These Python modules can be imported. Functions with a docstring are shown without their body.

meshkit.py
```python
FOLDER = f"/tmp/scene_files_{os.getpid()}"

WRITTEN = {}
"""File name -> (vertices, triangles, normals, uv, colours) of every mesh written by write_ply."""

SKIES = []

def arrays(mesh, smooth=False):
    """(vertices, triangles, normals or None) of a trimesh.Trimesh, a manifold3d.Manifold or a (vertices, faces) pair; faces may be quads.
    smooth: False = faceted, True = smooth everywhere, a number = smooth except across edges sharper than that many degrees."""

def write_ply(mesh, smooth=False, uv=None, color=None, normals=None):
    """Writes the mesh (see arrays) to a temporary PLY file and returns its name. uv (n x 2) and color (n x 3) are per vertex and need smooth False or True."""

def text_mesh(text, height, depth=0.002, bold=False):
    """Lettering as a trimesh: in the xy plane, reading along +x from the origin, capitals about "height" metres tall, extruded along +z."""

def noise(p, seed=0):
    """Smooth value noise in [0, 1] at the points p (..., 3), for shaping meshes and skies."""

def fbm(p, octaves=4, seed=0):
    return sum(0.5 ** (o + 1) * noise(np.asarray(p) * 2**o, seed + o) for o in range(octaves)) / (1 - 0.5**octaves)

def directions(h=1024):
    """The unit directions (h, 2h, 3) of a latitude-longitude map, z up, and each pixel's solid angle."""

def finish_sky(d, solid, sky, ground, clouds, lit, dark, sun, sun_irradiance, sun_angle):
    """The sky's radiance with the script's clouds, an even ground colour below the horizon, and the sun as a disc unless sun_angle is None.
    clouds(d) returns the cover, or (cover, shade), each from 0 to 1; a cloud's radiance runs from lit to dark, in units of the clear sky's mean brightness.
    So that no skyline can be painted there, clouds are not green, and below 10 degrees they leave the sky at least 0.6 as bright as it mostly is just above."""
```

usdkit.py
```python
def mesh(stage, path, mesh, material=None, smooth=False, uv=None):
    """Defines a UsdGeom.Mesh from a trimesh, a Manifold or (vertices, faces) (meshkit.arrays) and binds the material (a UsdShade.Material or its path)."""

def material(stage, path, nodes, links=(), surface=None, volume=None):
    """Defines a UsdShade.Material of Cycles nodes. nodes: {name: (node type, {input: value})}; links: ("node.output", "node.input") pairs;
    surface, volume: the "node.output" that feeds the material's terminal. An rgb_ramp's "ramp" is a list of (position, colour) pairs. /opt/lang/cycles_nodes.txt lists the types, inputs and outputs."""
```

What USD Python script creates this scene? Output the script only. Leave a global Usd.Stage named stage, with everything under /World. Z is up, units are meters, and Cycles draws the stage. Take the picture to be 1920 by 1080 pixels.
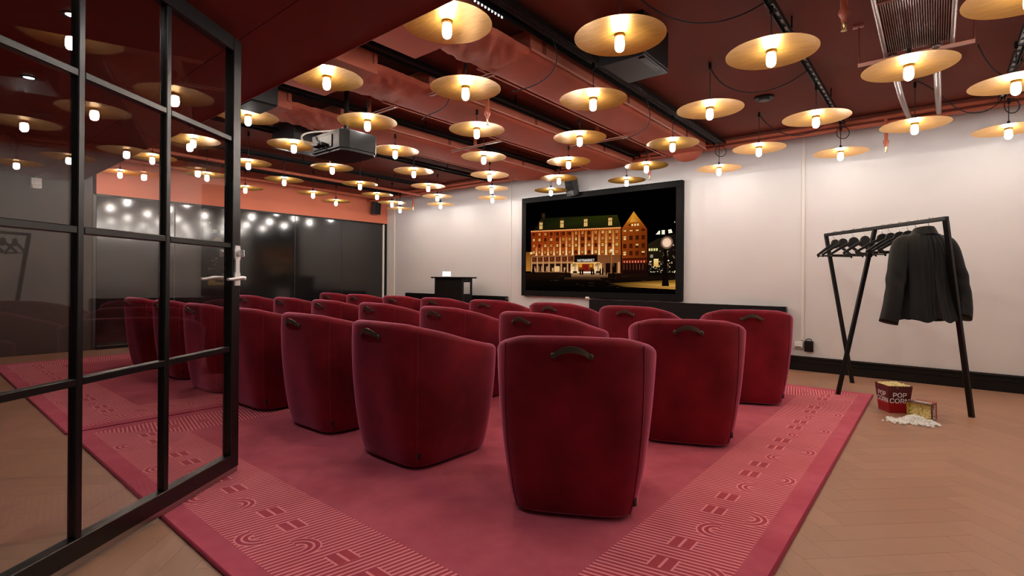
import math, random
import numpy as np, trimesh, shapely
from shapely import affinity
from shapely.geometry import Polygon, Point, box as sbox
import usdkit, meshkit
from pxr import Usd, UsdGeom, UsdLux, Gf, Sdf, Vt

# ------------------------------------------------------------------ camera, light, exposure
random.seed(7); RNG = np.random.default_rng(7)
stage = Usd.Stage.CreateInMemory()
UsdGeom.SetStageUpAxis(stage, 'Z'); UsdGeom.SetStageMetersPerUnit(stage, 1.0)
UsdGeom.Xform.Define(stage, '/World'); UsdGeom.Scope.Define(stage, '/World/Looks')
EYE, YAW, FOCAL_PX, HORIZON, ROLL = (0.0, 0.0, 1.07), 39.615, 961.7, 522.0, 0.441
cam = UsdGeom.Camera.Define(stage, '/World/camera')
cam.CreateHorizontalApertureAttr(36.0); cam.CreateVerticalApertureAttr(20.25)
cam.CreateFocalLengthAttr(36.0 * FOCAL_PX / 1920)
cam.CreateVerticalApertureOffsetAttr((HORIZON - 540.0) / 1920 * 36.0)
cam.CreateExposureAttr(0.0)
cam.CreateClippingRangeAttr((0.05, 100.0))
x = UsdGeom.Xformable(cam); x.AddTranslateOp().Set(EYE); x.AddRotateZOp().Set(YAW); x.AddRotateXOp().Set(90.0)
x.AddRotateZOp(opSuffix='roll').Set(ROLL)          # the photographer's camera leans by half a degree
BULB = 165.0                       # radiance of the lit bulbs

CEIL, WALL_Y, LEFT_X, RIGHT_X, BACK_Y = 2.78, 6.93, -9.29, 2.6, -0.35

# ------------------------------------------------------------------ node graphs
class G:
    """builds a Cycles node graph; every method returns 'node.output'"""
    def __init__(s): s.n, s.l, s.k = {}, [], 0
    def add(s, kind, out, **kw):
        s.k += 1; name = f'n{s.k}'; ins = {}
        for a, v in kw.items():
            if isinstance(v, str) and '.' in v: s.l.append((v, f'{name}.{a}'))
            else: ins[a] = v
        s.n[name] = (kind, ins); return f'{name}.{out}'
    def m(s, op, a, b=0.0, c=0.0): return s.add('math', 'value', math_type=op, value1=a, value2=b, value3=c)
    def mix(s, f, a, b): return s.add('mix_color', 'result', fac=f, a=a, b=b)
    def build(s, name, surface): return usdkit.material(stage, f'/World/Looks/{name}', s.n, s.l, surface=surface)

def plain(name, color, rough=0.5, metal=0.0, spec=0.5, bump=0.0, bscale=60, vary=0.0, vscale=3.0, **kw):
    g = G(); col = tuple(color)
    if vary:
        p = g.add('geometry', 'position')
        nz = g.add('noise_texture', 'fac', vector=p, scale=vscale, detail=4.0)
        col = g.mix(nz, tuple(c * (1 - vary) for c in color), tuple(min(1, c * (1 + vary)) for c in color))
    ins = dict(base_color=col, roughness=rough, metallic=metal, specular_ior_level=spec, **kw)
    if bump:
        p = g.add('geometry', 'position')
        nz = g.add('noise_texture', 'fac', vector=p, scale=float(bscale), detail=3.0)
        ins['normal'] = g.add('bump', 'normal', height=nz, strength=bump, distance=0.002)
    return g.build(name, g.add('principled_bsdf', 'BSDF', **ins))

M = {}
M['wall'] = plain('wall_paint', (0.69, 0.665, 0.645), 0.6, spec=0.3, vary=0.05, vscale=1.5, bump=0.15)
M['pilaster'] = plain('pilaster_paint', (0.76, 0.72, 0.66), 0.5, spec=0.3)
M['terracotta'] = plain('terracotta_paint', (0.66, 0.185, 0.100), 0.6, spec=0.3, vary=0.08, vscale=2.0)
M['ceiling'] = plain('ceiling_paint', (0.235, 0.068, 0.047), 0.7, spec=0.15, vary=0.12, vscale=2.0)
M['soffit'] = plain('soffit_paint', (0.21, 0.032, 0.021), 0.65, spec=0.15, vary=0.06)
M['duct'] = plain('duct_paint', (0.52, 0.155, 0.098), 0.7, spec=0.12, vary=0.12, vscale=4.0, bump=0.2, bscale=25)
M['duct_edge'] = plain('duct_bead_paint', (0.66, 0.30, 0.22), 0.35, spec=0.6)
M['pipe'] = plain('pipe_paint', (0.55, 0.14, 0.075), 0.3, spec=0.5)
M['door_metal'] = plain('door_steel', (0.006, 0.0055, 0.0055), 0.30, spec=0.45)
M['black'] = plain('black_paint', (0.0045, 0.004, 0.004), 0.42, spec=0.3)
M['black_wood'] = plain('black_lacquered_wood', (0.005, 0.0045, 0.004), 0.45, spec=0.3, vary=0.3, vscale=20)
M['dark_wall'] = plain('dark_wall_paint', (0.035, 0.026, 0.022), 0.6)
M['rubber'] = plain('black_rubber', (0.01, 0.01, 0.01), 0.7)
M['cord'] = plain('black_cord', (0.012, 0.01, 0.01), 0.6)
M['nickel'] = plain('satin_nickel', (0.82, 0.80, 0.78), 0.42, metal=0.55)
M['chrome'] = plain('chrome', (0.75, 0.73, 0.70), 0.22, metal=1.0)
M['steel'] = plain('zinc_steel', (0.40, 0.38, 0.36), 0.4, metal=1.0)
M['bronze'] = plain('dark_bronze', (0.085, 0.075, 0.055), 0.38, metal=0.5, spec=0.5)
M['brass_fitting'] = plain('brass_fitting', (0.75, 0.55, 0.25), 0.25, metal=1.0)
M['white_plastic'] = plain('white_plastic', (0.75, 0.72, 0.66), 0.4)
M['grey_metal'] = plain('dark_grey_metal', (0.030, 0.028, 0.026), 0.38, spec=0.45, vary=0.1)
M['projector'] = plain('projector_plastic', (0.004, 0.004, 0.004), 0.42, spec=0.22)
M['jacket'] = plain('jacket_wool', (0.006, 0.0062, 0.0065), 0.55, spec=0.22, bump=0.2, bscale=300)
M['popcorn'] = plain('popcorn', (0.95, 0.78, 0.34), 0.6, vary=0.12, vscale=60)
M['popcorn_spill'] = plain('popcorn_white', (0.98, 0.96, 0.88), 0.6, vary=0.04, vscale=60)
M['box_dark'] = plain('carton_dark_red', (0.085, 0.008, 0.010), 0.4)
M['box_red'] = plain('carton_red', (0.36, 0.008, 0.012), 0.35)
M['box_yellow'] = plain('carton_yellow_inside', (0.75, 0.52, 0.08), 0.6, vary=0.25, vscale=45)
M['box_print'] = plain('carton_white_print', (0.85, 0.82, 0.78), 0.5)
M['bezel'] = plain('screen_frame_velvet', (0.004, 0.0036, 0.0035), 0.65, spec=0.15)
M['perforated'] = plain('panel_metal', (0.30, 0.20, 0.17), 0.35, metal=0.3)

def emitter(name, color, strength):
    g = G(); return g.build(name, g.add('emission', 'emission', color=tuple(color), strength=float(strength)))
M['bulb'] = emitter('lit_bulb', (1.0, 0.935, 0.875), BULB)
M['spot'] = emitter('downlight_lens', (1.0, 0.96, 0.92), 560.0)
M['led'] = emitter('led_dot', (0.85, 0.95, 1.0), 18.0)
M['tablet'] = emitter('tablet_screen', (0.95, 0.97, 1.0), 1.6)

g = G()   # window glass: clear, mirrors by angle
fr = g.m('multiply_add', g.m('power', g.add('layer_weight', 'facing', blend=0.5), 5.0), 0.94, 0.045)
t = g.add('transparent_bsdf', 'BSDF', color=(0.93, 0.92, 0.91)); gl = g.add('glossy_bsdf', 'BSDF', color=(1., 1., 1.), roughness=0.0)
M['glass'] = g.build('clear_pane', g.add('mix_closure', 'closure', fac=fr, closure1=t, closure2=gl))

M['dark_glass'] = plain('dark_glass', (0.010, 0.009, 0.009), 0.10, spec=0.75)

g = G()   # brushed brass underside of the lamps
p = g.add('texture_coordinate', 'object')
mp = g.add('mapping', 'vector', vector=p, scale=(6., 90., 6.))
nz = g.add('noise_texture', 'fac', vector=mp, scale=1.5, detail=3.0)
ri = g.add('object_info', 'random')
col = g.mix(nz, (0.68, 0.335, 0.060), (0.82, 0.455, 0.105))
rg = g.m('multiply_add', nz, 0.12, 0.27)
M['brass'] = g.build('brushed_brass', g.add('principled_bsdf', 'BSDF', base_color=col, metallic=0.92, roughness=rg))

g = G()   # velvet
p = g.add('texture_coordinate', 'object')
n1 = g.add('noise_texture', 'fac', vector=p, scale=4.0, detail=3.0)
n2 = g.add('noise_texture', 'fac', vector=p, scale=500.0, detail=1.0)
col = g.mix(g.add('map_range', 'result', value=n1, from_min=0.35, from_max=0.65, to_min=0., to_max=1., clamp=True), (0.125, 0.0045, 0.009), (0.215, 0.009, 0.019))
bp = g.add('bump', 'normal', height=n2, strength=0.25, distance=0.001)
M['velvet'] = g.build('red_velvet', g.add('principled_bsdf', 'BSDF', base_color=col, roughness=0.75, specular_ior_level=0.15, sheen_weight=1.0, sheen_roughness=0.36, sheen_tint=(1.0, 0.28, 0.48), normal=bp))

def wood_material(name, per):
    g = G(); p = g.add('geometry', 'position')
    r = g.add('geometry', 'random_per_island') if per == 'island' else g.add('object_info', 'random')
    nz = g.add('noise_texture', 'fac', vector=g.add('mapping', 'vector', vector=p, rotation=(0., 0., math.radians(45)), scale=(2., 14., 1.)), scale=2.2, detail=5.0, roughness=0.6)
    nb = g.add('noise_texture', 'fac', vector=p, scale=1.7, detail=3.0)
    a = g.mix(g.m('multiply_add', r, 0.55, 0.2), (0.37, 0.190, 0.118), (0.50, 0.272, 0.170))
    b = g.mix(g.m('multiply', nz, 0.5), a, (0.32, 0.17, 0.11))
    c = g.mix(g.m('multiply', nb, 0.35), b, (0.45, 0.29, 0.21))
    return g.build(name, g.add('principled_bsdf', 'BSDF', base_color=c, roughness=0.42, specular_ior_level=0.35))
M['wood'] = wood_material('oak_plank', 'object'); M['wood_rest'] = wood_material('oak_planks', 'island')

def rug_material(name, x0, x1, y0, y1, flowers):
    g = G(); P = g.add('geometry', 'position')
    X = g.add('separate_xyz', 'x', vector=P); Y = g.add('separate_xyz', 'y', vector=P)
    dR, dL = g.m('subtract', x1, X), g.m('subtract', X, x0); dN, dF = g.m('subtract', Y, y0), g.m('subtract', y1, Y)
    wx, wy = g.m('minimum', dR, dL), g.m('minimum', dN, dF)
    w = g.m('minimum', wx, wy); isx = g.m('less_than', wx, wy)
    s = g.m('add', g.m('multiply', dN, isx), g.m('multiply', dR, g.m('subtract', 1.0, isx)))
    sk = g.m('multiply_add', w, 0.19, s)
    per = 0.0235
    def soft(v, edge, width):  # 1 where v < edge
        return g.add('map_range', 'result', value=v, from_min=edge - width, from_max=edge + width, to_min=1., to_max=0., clamp=True)
    lines = soft(g.m('fraction', g.m('divide', sk, per)), 0.42, 0.06)
    Pm = 0.577
    def near(center): # signed distance along the edge to the nearest repeat of the motif
        return g.m('multiply', g.m('subtract', g.m('fraction', g.m('add', g.m('divide', g.m('subtract', sk, center), Pm), 0.5)), 0.5), Pm)
    val = lines
    for c in (0.182, 0.570):                                   # short bars across the lines
        a = g.m('absolute', near(c)); dw = g.m('absolute', g.m('subtract', w, 0.333))
        inside = g.m('multiply', g.m('less_than', a, 0.042), g.m('less_than', dw, 0.048))
        bars = g.m('maximum', g.m('less_than', dw, 0.0055), g.m('greater_than', dw, 0.040))
        val = g.m('add', g.m('multiply', val, g.m('subtract', 1.0, inside)), g.m('multiply', bars, inside))
    for c, cw, sg in ((0.362, 0.262, 1.0), (0.552, 0.190, -1.0)):   # round ends
        a = near(c); dw = g.m('multiply', g.m('subtract', w, cw), sg)
        r = g.m('sqrt', g.m('add', g.m('multiply', a, a), g.m('multiply', dw, dw)))
        inside = g.m('multiply', g.m('multiply', g.m('less_than', r, 0.0785), g.m('greater_than', r, 0.020)), g.m('greater_than', dw, 0.0))
        rings = g.m('less_than', g.m('fraction', g.m('divide', g.m('add', r, 0.0045), 0.0255)), 0.36)
        val = g.m('add', g.m('multiply', val, g.m('subtract', 1.0, inside)), g.m('multiply', rings, inside))
    band = g.m('multiply', g.m('greater_than', w, 0.105), g.m('less_than', w, 0.535))
    fl = None
    for fx, fy in flowers:
        ax, ay = g.m('subtract', X, fx), g.m('subtract', Y, fy)
        r = g.m('sqrt', g.m('add', g.m('multiply', ax, ax), g.m('multiply', ay, ay))); th = g.m('arctan2', ay, ax)
        R = g.m('multiply_add', g.m('absolute', g.m('sine', g.m('multiply', th, 3.0))), 0.032, 0.085)
        out = g.m('less_than', g.m('absolute', g.m('subtract', r, R)), 0.0035)
        ray = g.m('multiply', g.m('less_than', g.m('absolute', g.m('sine', g.m('multiply', th, 9.0))), 0.28), g.m('multiply', g.m('less_than', r, 0.058), g.m('greater_than', r, 0.008)))
        f1 = g.m('maximum', out, ray); fl = f1 if fl is None else g.m('maximum', fl, f1)
    n1 = g.add('noise_texture', 'fac', vector=P, scale=3.2, detail=6.0, roughness=0.65)
    n2 = g.add('noise_texture', 'fac', vector=P, scale=900.0, detail=1.0)
    mot = g.add('map_range', 'result', value=n1, from_min=0.3, from_max=0.7, to_min=0., to_max=1., clamp=True)
    field = g.mix(mot, (0.48, 0.082, 0.125), (0.66, 0.138, 0.192))
    margin = g.mix(mot, (0.52, 0.070, 0.125), (0.66, 0.135, 0.195))
    light = g.mix(mot, (0.92, 0.29, 0.33), (0.98, 0.37, 0.41)); dark = g.mix(mot, (0.46, 0.055, 0.085), (0.56, 0.08, 0.115))
    striped = g.mix(val, dark, light)
    base = g.mix(g.m('less_than', w, 0.105), field, margin)
    base = g.mix(fl, base, (0.52, 0.16, 0.15)) if fl else base
    col = g.mix(band, base, striped)
    col = g.mix(g.m('less_than', w, 0.012), col, (0.27, 0.018, 0.045))
    h = g.m('add', g.m('multiply', g.m('multiply', val, band), 0.6), g.m('multiply', n2, 0.4))
    bp = g.add('bump', 'normal', height=h, strength=0.35, distance=0.003)
    return g.build(name, g.add('principled_bsdf', 'BSDF', base_color=col, roughness=0.9, specular_ior_level=0.1, sheen_weight=0.25, sheen_roughness=0.5, sheen_tint=(1.0, 0.5, 0.6), normal=bp))

g = G()   # picture on the screen: vertex colours that glow
c = g.add('attribute', 'color', attribute='picture')
e = g.add('emission', 'emission', color=c, strength=0.88)
M['picture'] = g.build('screen_picture', e)

# ------------------------------------------------------------------ scene helpers
used = {}
def numbered(parent, name):
    k = used.get((parent, name), 0); used[(parent, name)] = k + 1
    return name if k == 0 else f'{name}_{k:03d}'
def data(prim, **kw):
    for k, v in kw.items():
        if v: prim.SetCustomDataByKey(k, v)
    return prim
def path_of(parent): return '/World' if parent is None else (parent if isinstance(parent, str) else str(parent.GetPath()))
def obj(name, mesh, mat, parent=None, smooth=False, **kw):
    pp = path_of(parent)
    m = usdkit.mesh(stage, f'{pp}/{numbered(pp, name)}', mesh, M[mat] if isinstance(mat, str) else mat, smooth)
    return data(m.GetPrim(), **kw)
def group(name, parent, **kw):
    pp = path_of(parent); return data(UsdGeom.Xform.Define(stage, f'{pp}/{numbered(pp, name)}').GetPrim(), **kw)
def thing(name, label, category, loc=(0, 0, 0), rotz=0.0, group=None, kind=None):
    xf = UsdGeom.Xform.Define(stage, f'/World/{numbered("/World", name)}')
    xf.AddTranslateOp().Set(Gf.Vec3d(*map(float, loc))); xf.AddRotateZOp().Set(float(rotz))
    return data(xf.GetPrim(), label=label, category=category, group=group, kind=kind)
def dup(src, label, loc, rotz=0.0, group=None):
    r = thing(src.GetName().rstrip('0123456789').rstrip('_') if src.GetName()[-1].isdigit() else src.GetName(), label, src.GetCustomDataByKey('category'), loc, rotz, group or src.GetCustomDataByKey('group'))
    r.GetReferences().AddInternalReference(src.GetPath()); r.SetInstanceable(True)
    return r
def struct(name, label=None, category=None):
    return data(UsdGeom.Xform.Define(stage, f'/World/{numbered("/World", name)}').GetPrim(), kind='structure', label=label, category=category)

def cat(*ms):
    ms = [m for a in ms for m in (a if isinstance(a, list) else [a])]; return trimesh.util.concatenate(ms)
def bx(x0, x1, y0, y1, z0, z1, c=0.0):
    """box from corners, optionally with chamfered edges"""
    lo, hi = np.array([x0, y0, z0], float), np.array([x1, y1, z1], float)
    if c <= 0: return trimesh.creation.box(bounds=[lo, hi])
    c = min(c, 0.45 * (hi - lo).min()); pts = []
    for sx in (0, 1):
        for sy in (0, 1):
            for sz in (0, 1):
                p = np.where([sx, sy, sz], hi, lo); d = np.where([sx, sy, sz], -1, 1) * c
                for k in range(3): q = p + d; q[k] = p[k]; pts.append(q)
    return trimesh.Trimesh(pts).convex_hull if False else trimesh.convex.convex_hull(np.array(pts))
def rotate(m, deg, axis=(0, 0, 1), point=(0, 0, 0)):
    m = m.copy(); m.apply_transform(trimesh.transformations.rotation_matrix(math.radians(deg), axis, point)); return m
def move(m, d): m = m.copy(); m.apply_translation(d); return m
def tube(pts, r, sides=8, closed=False):
    p = np.asarray(pts, float); n = len(p)
    t = np.gradient(p, axis=0) if not closed else np.roll(p, -1, 0) - np.roll(p, 1, 0)
    t /= np.linalg.norm(t, axis=1, keepdims=True) + 1e-12
    a = np.zeros_like(t); ref = np.array([0, 0, 1.0]) if abs(t[0, 2]) < 0.9 else np.array([1.0, 0, 0])
    for i in range(n):
        ref = ref - t[i] * (ref @ t[i]); ref /= np.linalg.norm(ref) + 1e-12; a[i] = ref
    b = np.cross(t, a); th = np.arange(sides) * 2 * np.pi / sides; r = np.broadcast_to(r, (n,))
    v = p[:, None] + r[:, None, None] * (np.cos(th)[None, :, None] * a[:, None] + np.sin(th)[None, :, None] * b[:, None])
    f = []
    for i in range(n if closed else n - 1):
        for j in range(sides):
            i2, j2 = (i + 1) % n, (j + 1) % sides
            q = [i * sides + j, i * sides + j2, i2 * sides + j2, i2 * sides + j]; f += [[q[0], q[1], q[2]], [q[0], q[2], q[3]]]
    v = v.reshape(-1, 3)
    if not closed:
        v = np.vstack([v, p[:1], p[-1:]]); k = n * sides
        for j in range(sides):
            f += [[k, (j + 1) % sides, j], [k + 1, (n - 1) * sides + j, (n - 1) * sides + (j + 1) % sides]]
    return trimesh.Trimesh(v, f, process=False)
def spline(pts, n=24):
    from scipy.interpolate import CubicSpline
    p = np.asarray(pts, float); s = np.r_[0, np.cumsum(np.linalg.norm(np.diff(p, axis=0), axis=1))]
    return CubicSpline(s, p)(np.linspace(0, s[-1], n))
def lathe(profile, n=32, c=(0, 0, 0)):
    m = trimesh.creation.revolve(np.asarray(profile, float), sections=n); m.apply_translation(c); return m
def beam(p, q, w, h=None, up=(0, 0, 1)):
    """square bar from p to q"""
    p, q = np.array(p, float), np.array(q, float); h = h or w; L = np.linalg.norm(q - p); z = (q - p) / L
    xx = np.cross(up, z); 
    if np.linalg.norm(xx) < 1e-6: xx = np.array([1.0, 0, 0])
    xx /= np.linalg.norm(xx); yy = np.cross(z, xx); T = np.eye(4); T[:3, :3] = np.stack([xx, yy, z], 1); T[:3, 3] = (p + q) / 2
    m = bx(-w / 2, w / 2, -h / 2, h / 2, -L / 2, L / 2, min(w, h) * 0.12); m.apply_transform(T); return m
def extrude(poly, h): return trimesh.creation.extrude_polygon(poly, h, engine='earcut')
def cyl(r, z0, z1, n=16, c=(0, 0)):
    m = trimesh.creation.cylinder(r, z1 - z0, sections=n); m.apply_translation((c[0], c[1], (z0 + z1) / 2)); return m
def grid_mesh(V, closed_u=True, flip=False):
    """V: (rows, columns, 3)"""
    n, k, _ = V.shape; f = []
    for i in range(n - 1):
        for j in range(k if closed_u else k - 1):
            a, b = i * k + j, i * k + (j + 1) % k; c_, d = b + k, a + k
            f += [[a, b, c_], [a, c_, d]]
    f = np.array(f); f = f[:, ::-1] if flip else f
    return trimesh.Trimesh(V.reshape(-1, 3), f, process=False)
ORD = ['first', 'second', 'third', 'fourth', 'fifth', 'sixth', 'seventh', 'eighth', 'ninth', 'tenth', 'eleventh', 'twelfth']

# ------------------------------------------------------------------ the room
FL = struct('floor', 'brown oak floor laid in a herringbone pattern')
obj('subfloor', bx(LEFT_X - .1, RIGHT_X + .1, BACK_Y - 1.2, WALL_Y + .1, -0.2, -0.012), M['wood_rest'], FL)
L_, W_, gap = 0.60, 0.12, 0.0004
room = sbox(LEFT_X + .001, BACK_Y - 1.2, RIGHT_X - .001, WALL_Y - .001)
RUGS = [(-4.455, -0.447, 0.757, 5.85), (-8.45, -4.468, 0.742, 5.85)]
planks = []
for i in range(-90, 91):
    for j in range(-14, 15):
        ox, oy = i * W_ + j * L_, i * W_ - j * L_
        for (a, b, c_, d) in ((ox, ox + L_, oy, oy + W_), (ox, ox + W_, oy + W_, oy + W_ + L_)):
            P = sbox(a + gap, c_ + gap, b - gap, d - gap)
            P = affinity.translate(affinity.rotate(P, 45, origin=(0, 0)), -2.0, 3.0)
            if not room.intersects(P): continue
            P = room.intersection(P)
            if P.area < 0.002 or any(sbox(r[0] + .02, r[2] + .02, r[1] - .02, r[3] - .02).contains(P) for r in RUGS): continue
            cx, cy = P.centroid.x, P.centroid.y; r_, d_ = .7684 * cx + .6399 * cy, -.6399 * cx + .7684 * cy
            vis = P.area / d_ ** 3 if d_ > 0.9 and abs(r_ / d_) < 1.08 and cy > 0 else 0.0
            if P.geom_type == 'Polygon': planks.append((vis, P))
planks.sort(key=lambda q: -q[0])
def plank_mesh(P):
    return move(extrude(P, 0.012), (0, 0, -0.012))
for vis, P in planks[:300]: obj('plank', plank_mesh(P), 'wood', FL)
obj('planks', cat([plank_mesh(P) for vis, P in planks[300:]]), 'wood_rest', FL, kind='stuff')

CE = struct('ceiling', 'dark terracotta painted ceiling')
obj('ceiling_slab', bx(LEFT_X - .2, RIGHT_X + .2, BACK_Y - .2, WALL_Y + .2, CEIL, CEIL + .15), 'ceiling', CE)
SOF_Y, SOF_Z = 1.69, 2.39
obj('soffit_panel', bx(LEFT_X, RIGHT_X, 1.231, SOF_Y, SOF_Z, CEIL), 'soffit', CE)
obj('soffit_panel', bx(LEFT_X, RIGHT_X, BACK_Y, 1.227, SOF_Z, CEIL), 'soffit', CE)
obj('soffit_edge', bx(LEFT_X, RIGHT_X, SOF_Y, SOF_Y + .003, SOF_Z - .002, SOF_Z + .02), 'duct_edge', CE)

WF = struct('wall_front', 'off-white wall behind the screen')
obj('wall_face', bx(LEFT_X - .2, RIGHT_X + .2, WALL_Y, WALL_Y + .2, -0.2, CEIL), 'wall', WF)
obj('corner_pilaster', bx(LEFT_X + .005, LEFT_X + .26, WALL_Y - .02, WALL_Y, 0, CEIL), 'pilaster', WF)
WR = struct('wall_right', 'off-white side wall outside the picture')
obj('wall_face', bx(RIGHT_X, RIGHT_X + .2, BACK_Y - .2, WALL_Y, -0.2, CEIL), 'wall', WR)
WB = struct('wall_back', 'dark wall with the doorway behind the camera')
obj('wall_face', bx(LEFT_X - .2, -2.30, BACK_Y - .2, BACK_Y, -0.2, CEIL), 'dark_wall', WB)
obj('wall_face', bx(1.0, RIGHT_X + .2, BACK_Y - .2, BACK_Y, -0.2, CEIL), 'dark_wall', WB)
obj('wall_face', bx(-2.30, 1.0, BACK_Y - .2, BACK_Y, SOF_Z, CEIL), 'dark_wall', WB)
WL = struct('wall_left', 'side wall with a terracotta band above dark glass')
GT, GY0, GY1 = 2.22, 1.86, 6.80
obj('terracotta_band', bx(LEFT_X - .2, LEFT_X, GY0, WALL_Y, GT + .02, CEIL), 'terracotta', WL)
obj('wall_face', bx(LEFT_X - .2, LEFT_X, BACK_Y - .2, GY0 - .04, -0.2, CEIL), 'dark_wall', WL)
obj('backing', bx(LEFT_X - .2, LEFT_X - .06, GY0 - .04, WALL_Y, -0.2, GT + .02), 'black', WL)
WN = struct('window_1', 'row of tall dark glass panels along the left wall')
ys = np.linspace(GY0, GY1, 6)
for a, b in zip(ys[:-1], ys[1:]):
    obj('glass_panel', bx(LEFT_X - .03, LEFT_X - .004, a + .006, b - .006, 0.05, GT - .01, .002), 'dark_glass', WN)
for y in ys[1:-1]: obj('joint_strip', bx(LEFT_X - .03, LEFT_X - .002, y - .005, y + .005, 0.05, GT - .01), 'grey_metal', WN)
for y, mt in ((GY0 - .02, 'grey_metal'), (GY1 + .02, 'pilaster')): obj('jamb', bx(LEFT_X - .04, LEFT_X + .012, y - .02, y + .02, 0.0, GT, .002), mt, WN)
obj('dark_reveal', bx(LEFT_X - .04, LEFT_X + .004, GY1 + .04, WALL_Y - .022, 0.0, GT + .02), 'black', WN)
obj('head_rail', bx(LEFT_X - .04, LEFT_X + .008, GY0, GY1 + .1, GT - .01, GT + .02), 'black', WN)
obj('sill', bx(LEFT_X - .04, LEFT_X + .03, GY0, GY1, 0.0, 0.05, .004), 'black', WN)
obj('sill_edge', bx(LEFT_X + .022, LEFT_X + .032, GY0, GY1, 0.048, 0.053), 'steel', WN)

def baseboard(name, x0, x1, label):
    B = struct(name, label)
    prof = Polygon([(0, 0), (-.024, 0), (-.024, .095), (-.030, .100), (-.030, .118), (-.020, .124), (-.020, .140), (-.026, .146), (-.026, .160), (-.016, .170), (0, .170)])
    m = extrude(prof, x1 - x0); V = m.vertices.copy(); m.vertices = np.stack([V[:, 2] + x0, V[:, 0] + WALL_Y, V[:, 1]], 1); m.invert()
    obj('moulding', m, 'black', B)
baseboard('baseboard_front', LEFT_X + .26, RIGHT_X, 'tall black moulded baseboard under the off-white wall')
BR = struct('baseboard_right', 'black baseboard of the side wall'); obj('moulding', bx(RIGHT_X - .024, RIGHT_X, BACK_Y, WALL_Y - .03, 0, .17, .003), 'black', BR)
T1 = struct('trim_1', 'terracotta boxed beam and pipes along the top of the front wall')
obj('boxed_beam', bx(LEFT_X, RIGHT_X, 6.40, 6.50, 2.69, CEIL, .004), 'ceiling', T1)
for yy, zz, rr in ((6.372, 2.725, .024), (6.385, 2.675, .014), (6.42, 2.672, .014)):
    obj('pipe', tube([(LEFT_X + .02, yy, zz), (RIGHT_X - .02, yy, zz)], rr, 10), 'pipe', T1, True)

# ------------------------------------------------------------------ glazed door, standing open
D = struct('door_1', 'open black steel door glazed with clear panes')
de, dd = np.array([-2.946, 1.194]), np.array([-0.5716, 0.8206]); dn = np.array([0.8206, 0.5716])
def DM(m):     # door space: x from the free edge towards the hinge, y towards the room's near side, z up
    m = m.copy(); V = m.vertices; m.vertices = np.stack([de[0] - dd[0] * V[:, 0] + dn[0] * V[:, 1], de[1] - dd[1] * V[:, 0] + dn[1] * V[:, 1], V[:, 2]], 1)
    if np.linalg.det(np.array([[-dd[0], dn[0]], [-dd[1], dn[1]]])) < 0: m.invert()
    return m
DW, Z0, Z1 = 1.45, .04, 2.345
sx = [0.066, 0.513, 0.935, 1.375]; sz = [.12, .682, 1.234, 1.801, 2.27]
obj('stile', DM(bx(0, .066, -.025, .025, Z0, Z1, .003)), 'door_metal', D)
obj('stile', DM(bx(1.375, DW, -.025, .025, Z0, Z1, .003)), 'door_metal', D)
obj('bottom_rail', DM(bx(.066, 1.375, -.025, .025, Z0, .115, .003)), 'door_metal', D)
obj('top_rail', DM(bx(.066, 1.375, -.025, .025, 2.270, Z1, .003)), 'door_metal', D)
obj('sweep_strip', DM(bx(.005, 1.44, -.004, .022, .016, .04)), 'steel', D)
for xx in sx[1:3]: obj('muntin', DM(bx(xx - .0135, xx + .0135, -.018, .018, .115, 2.270, .003)), 'door_metal', D)
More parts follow.
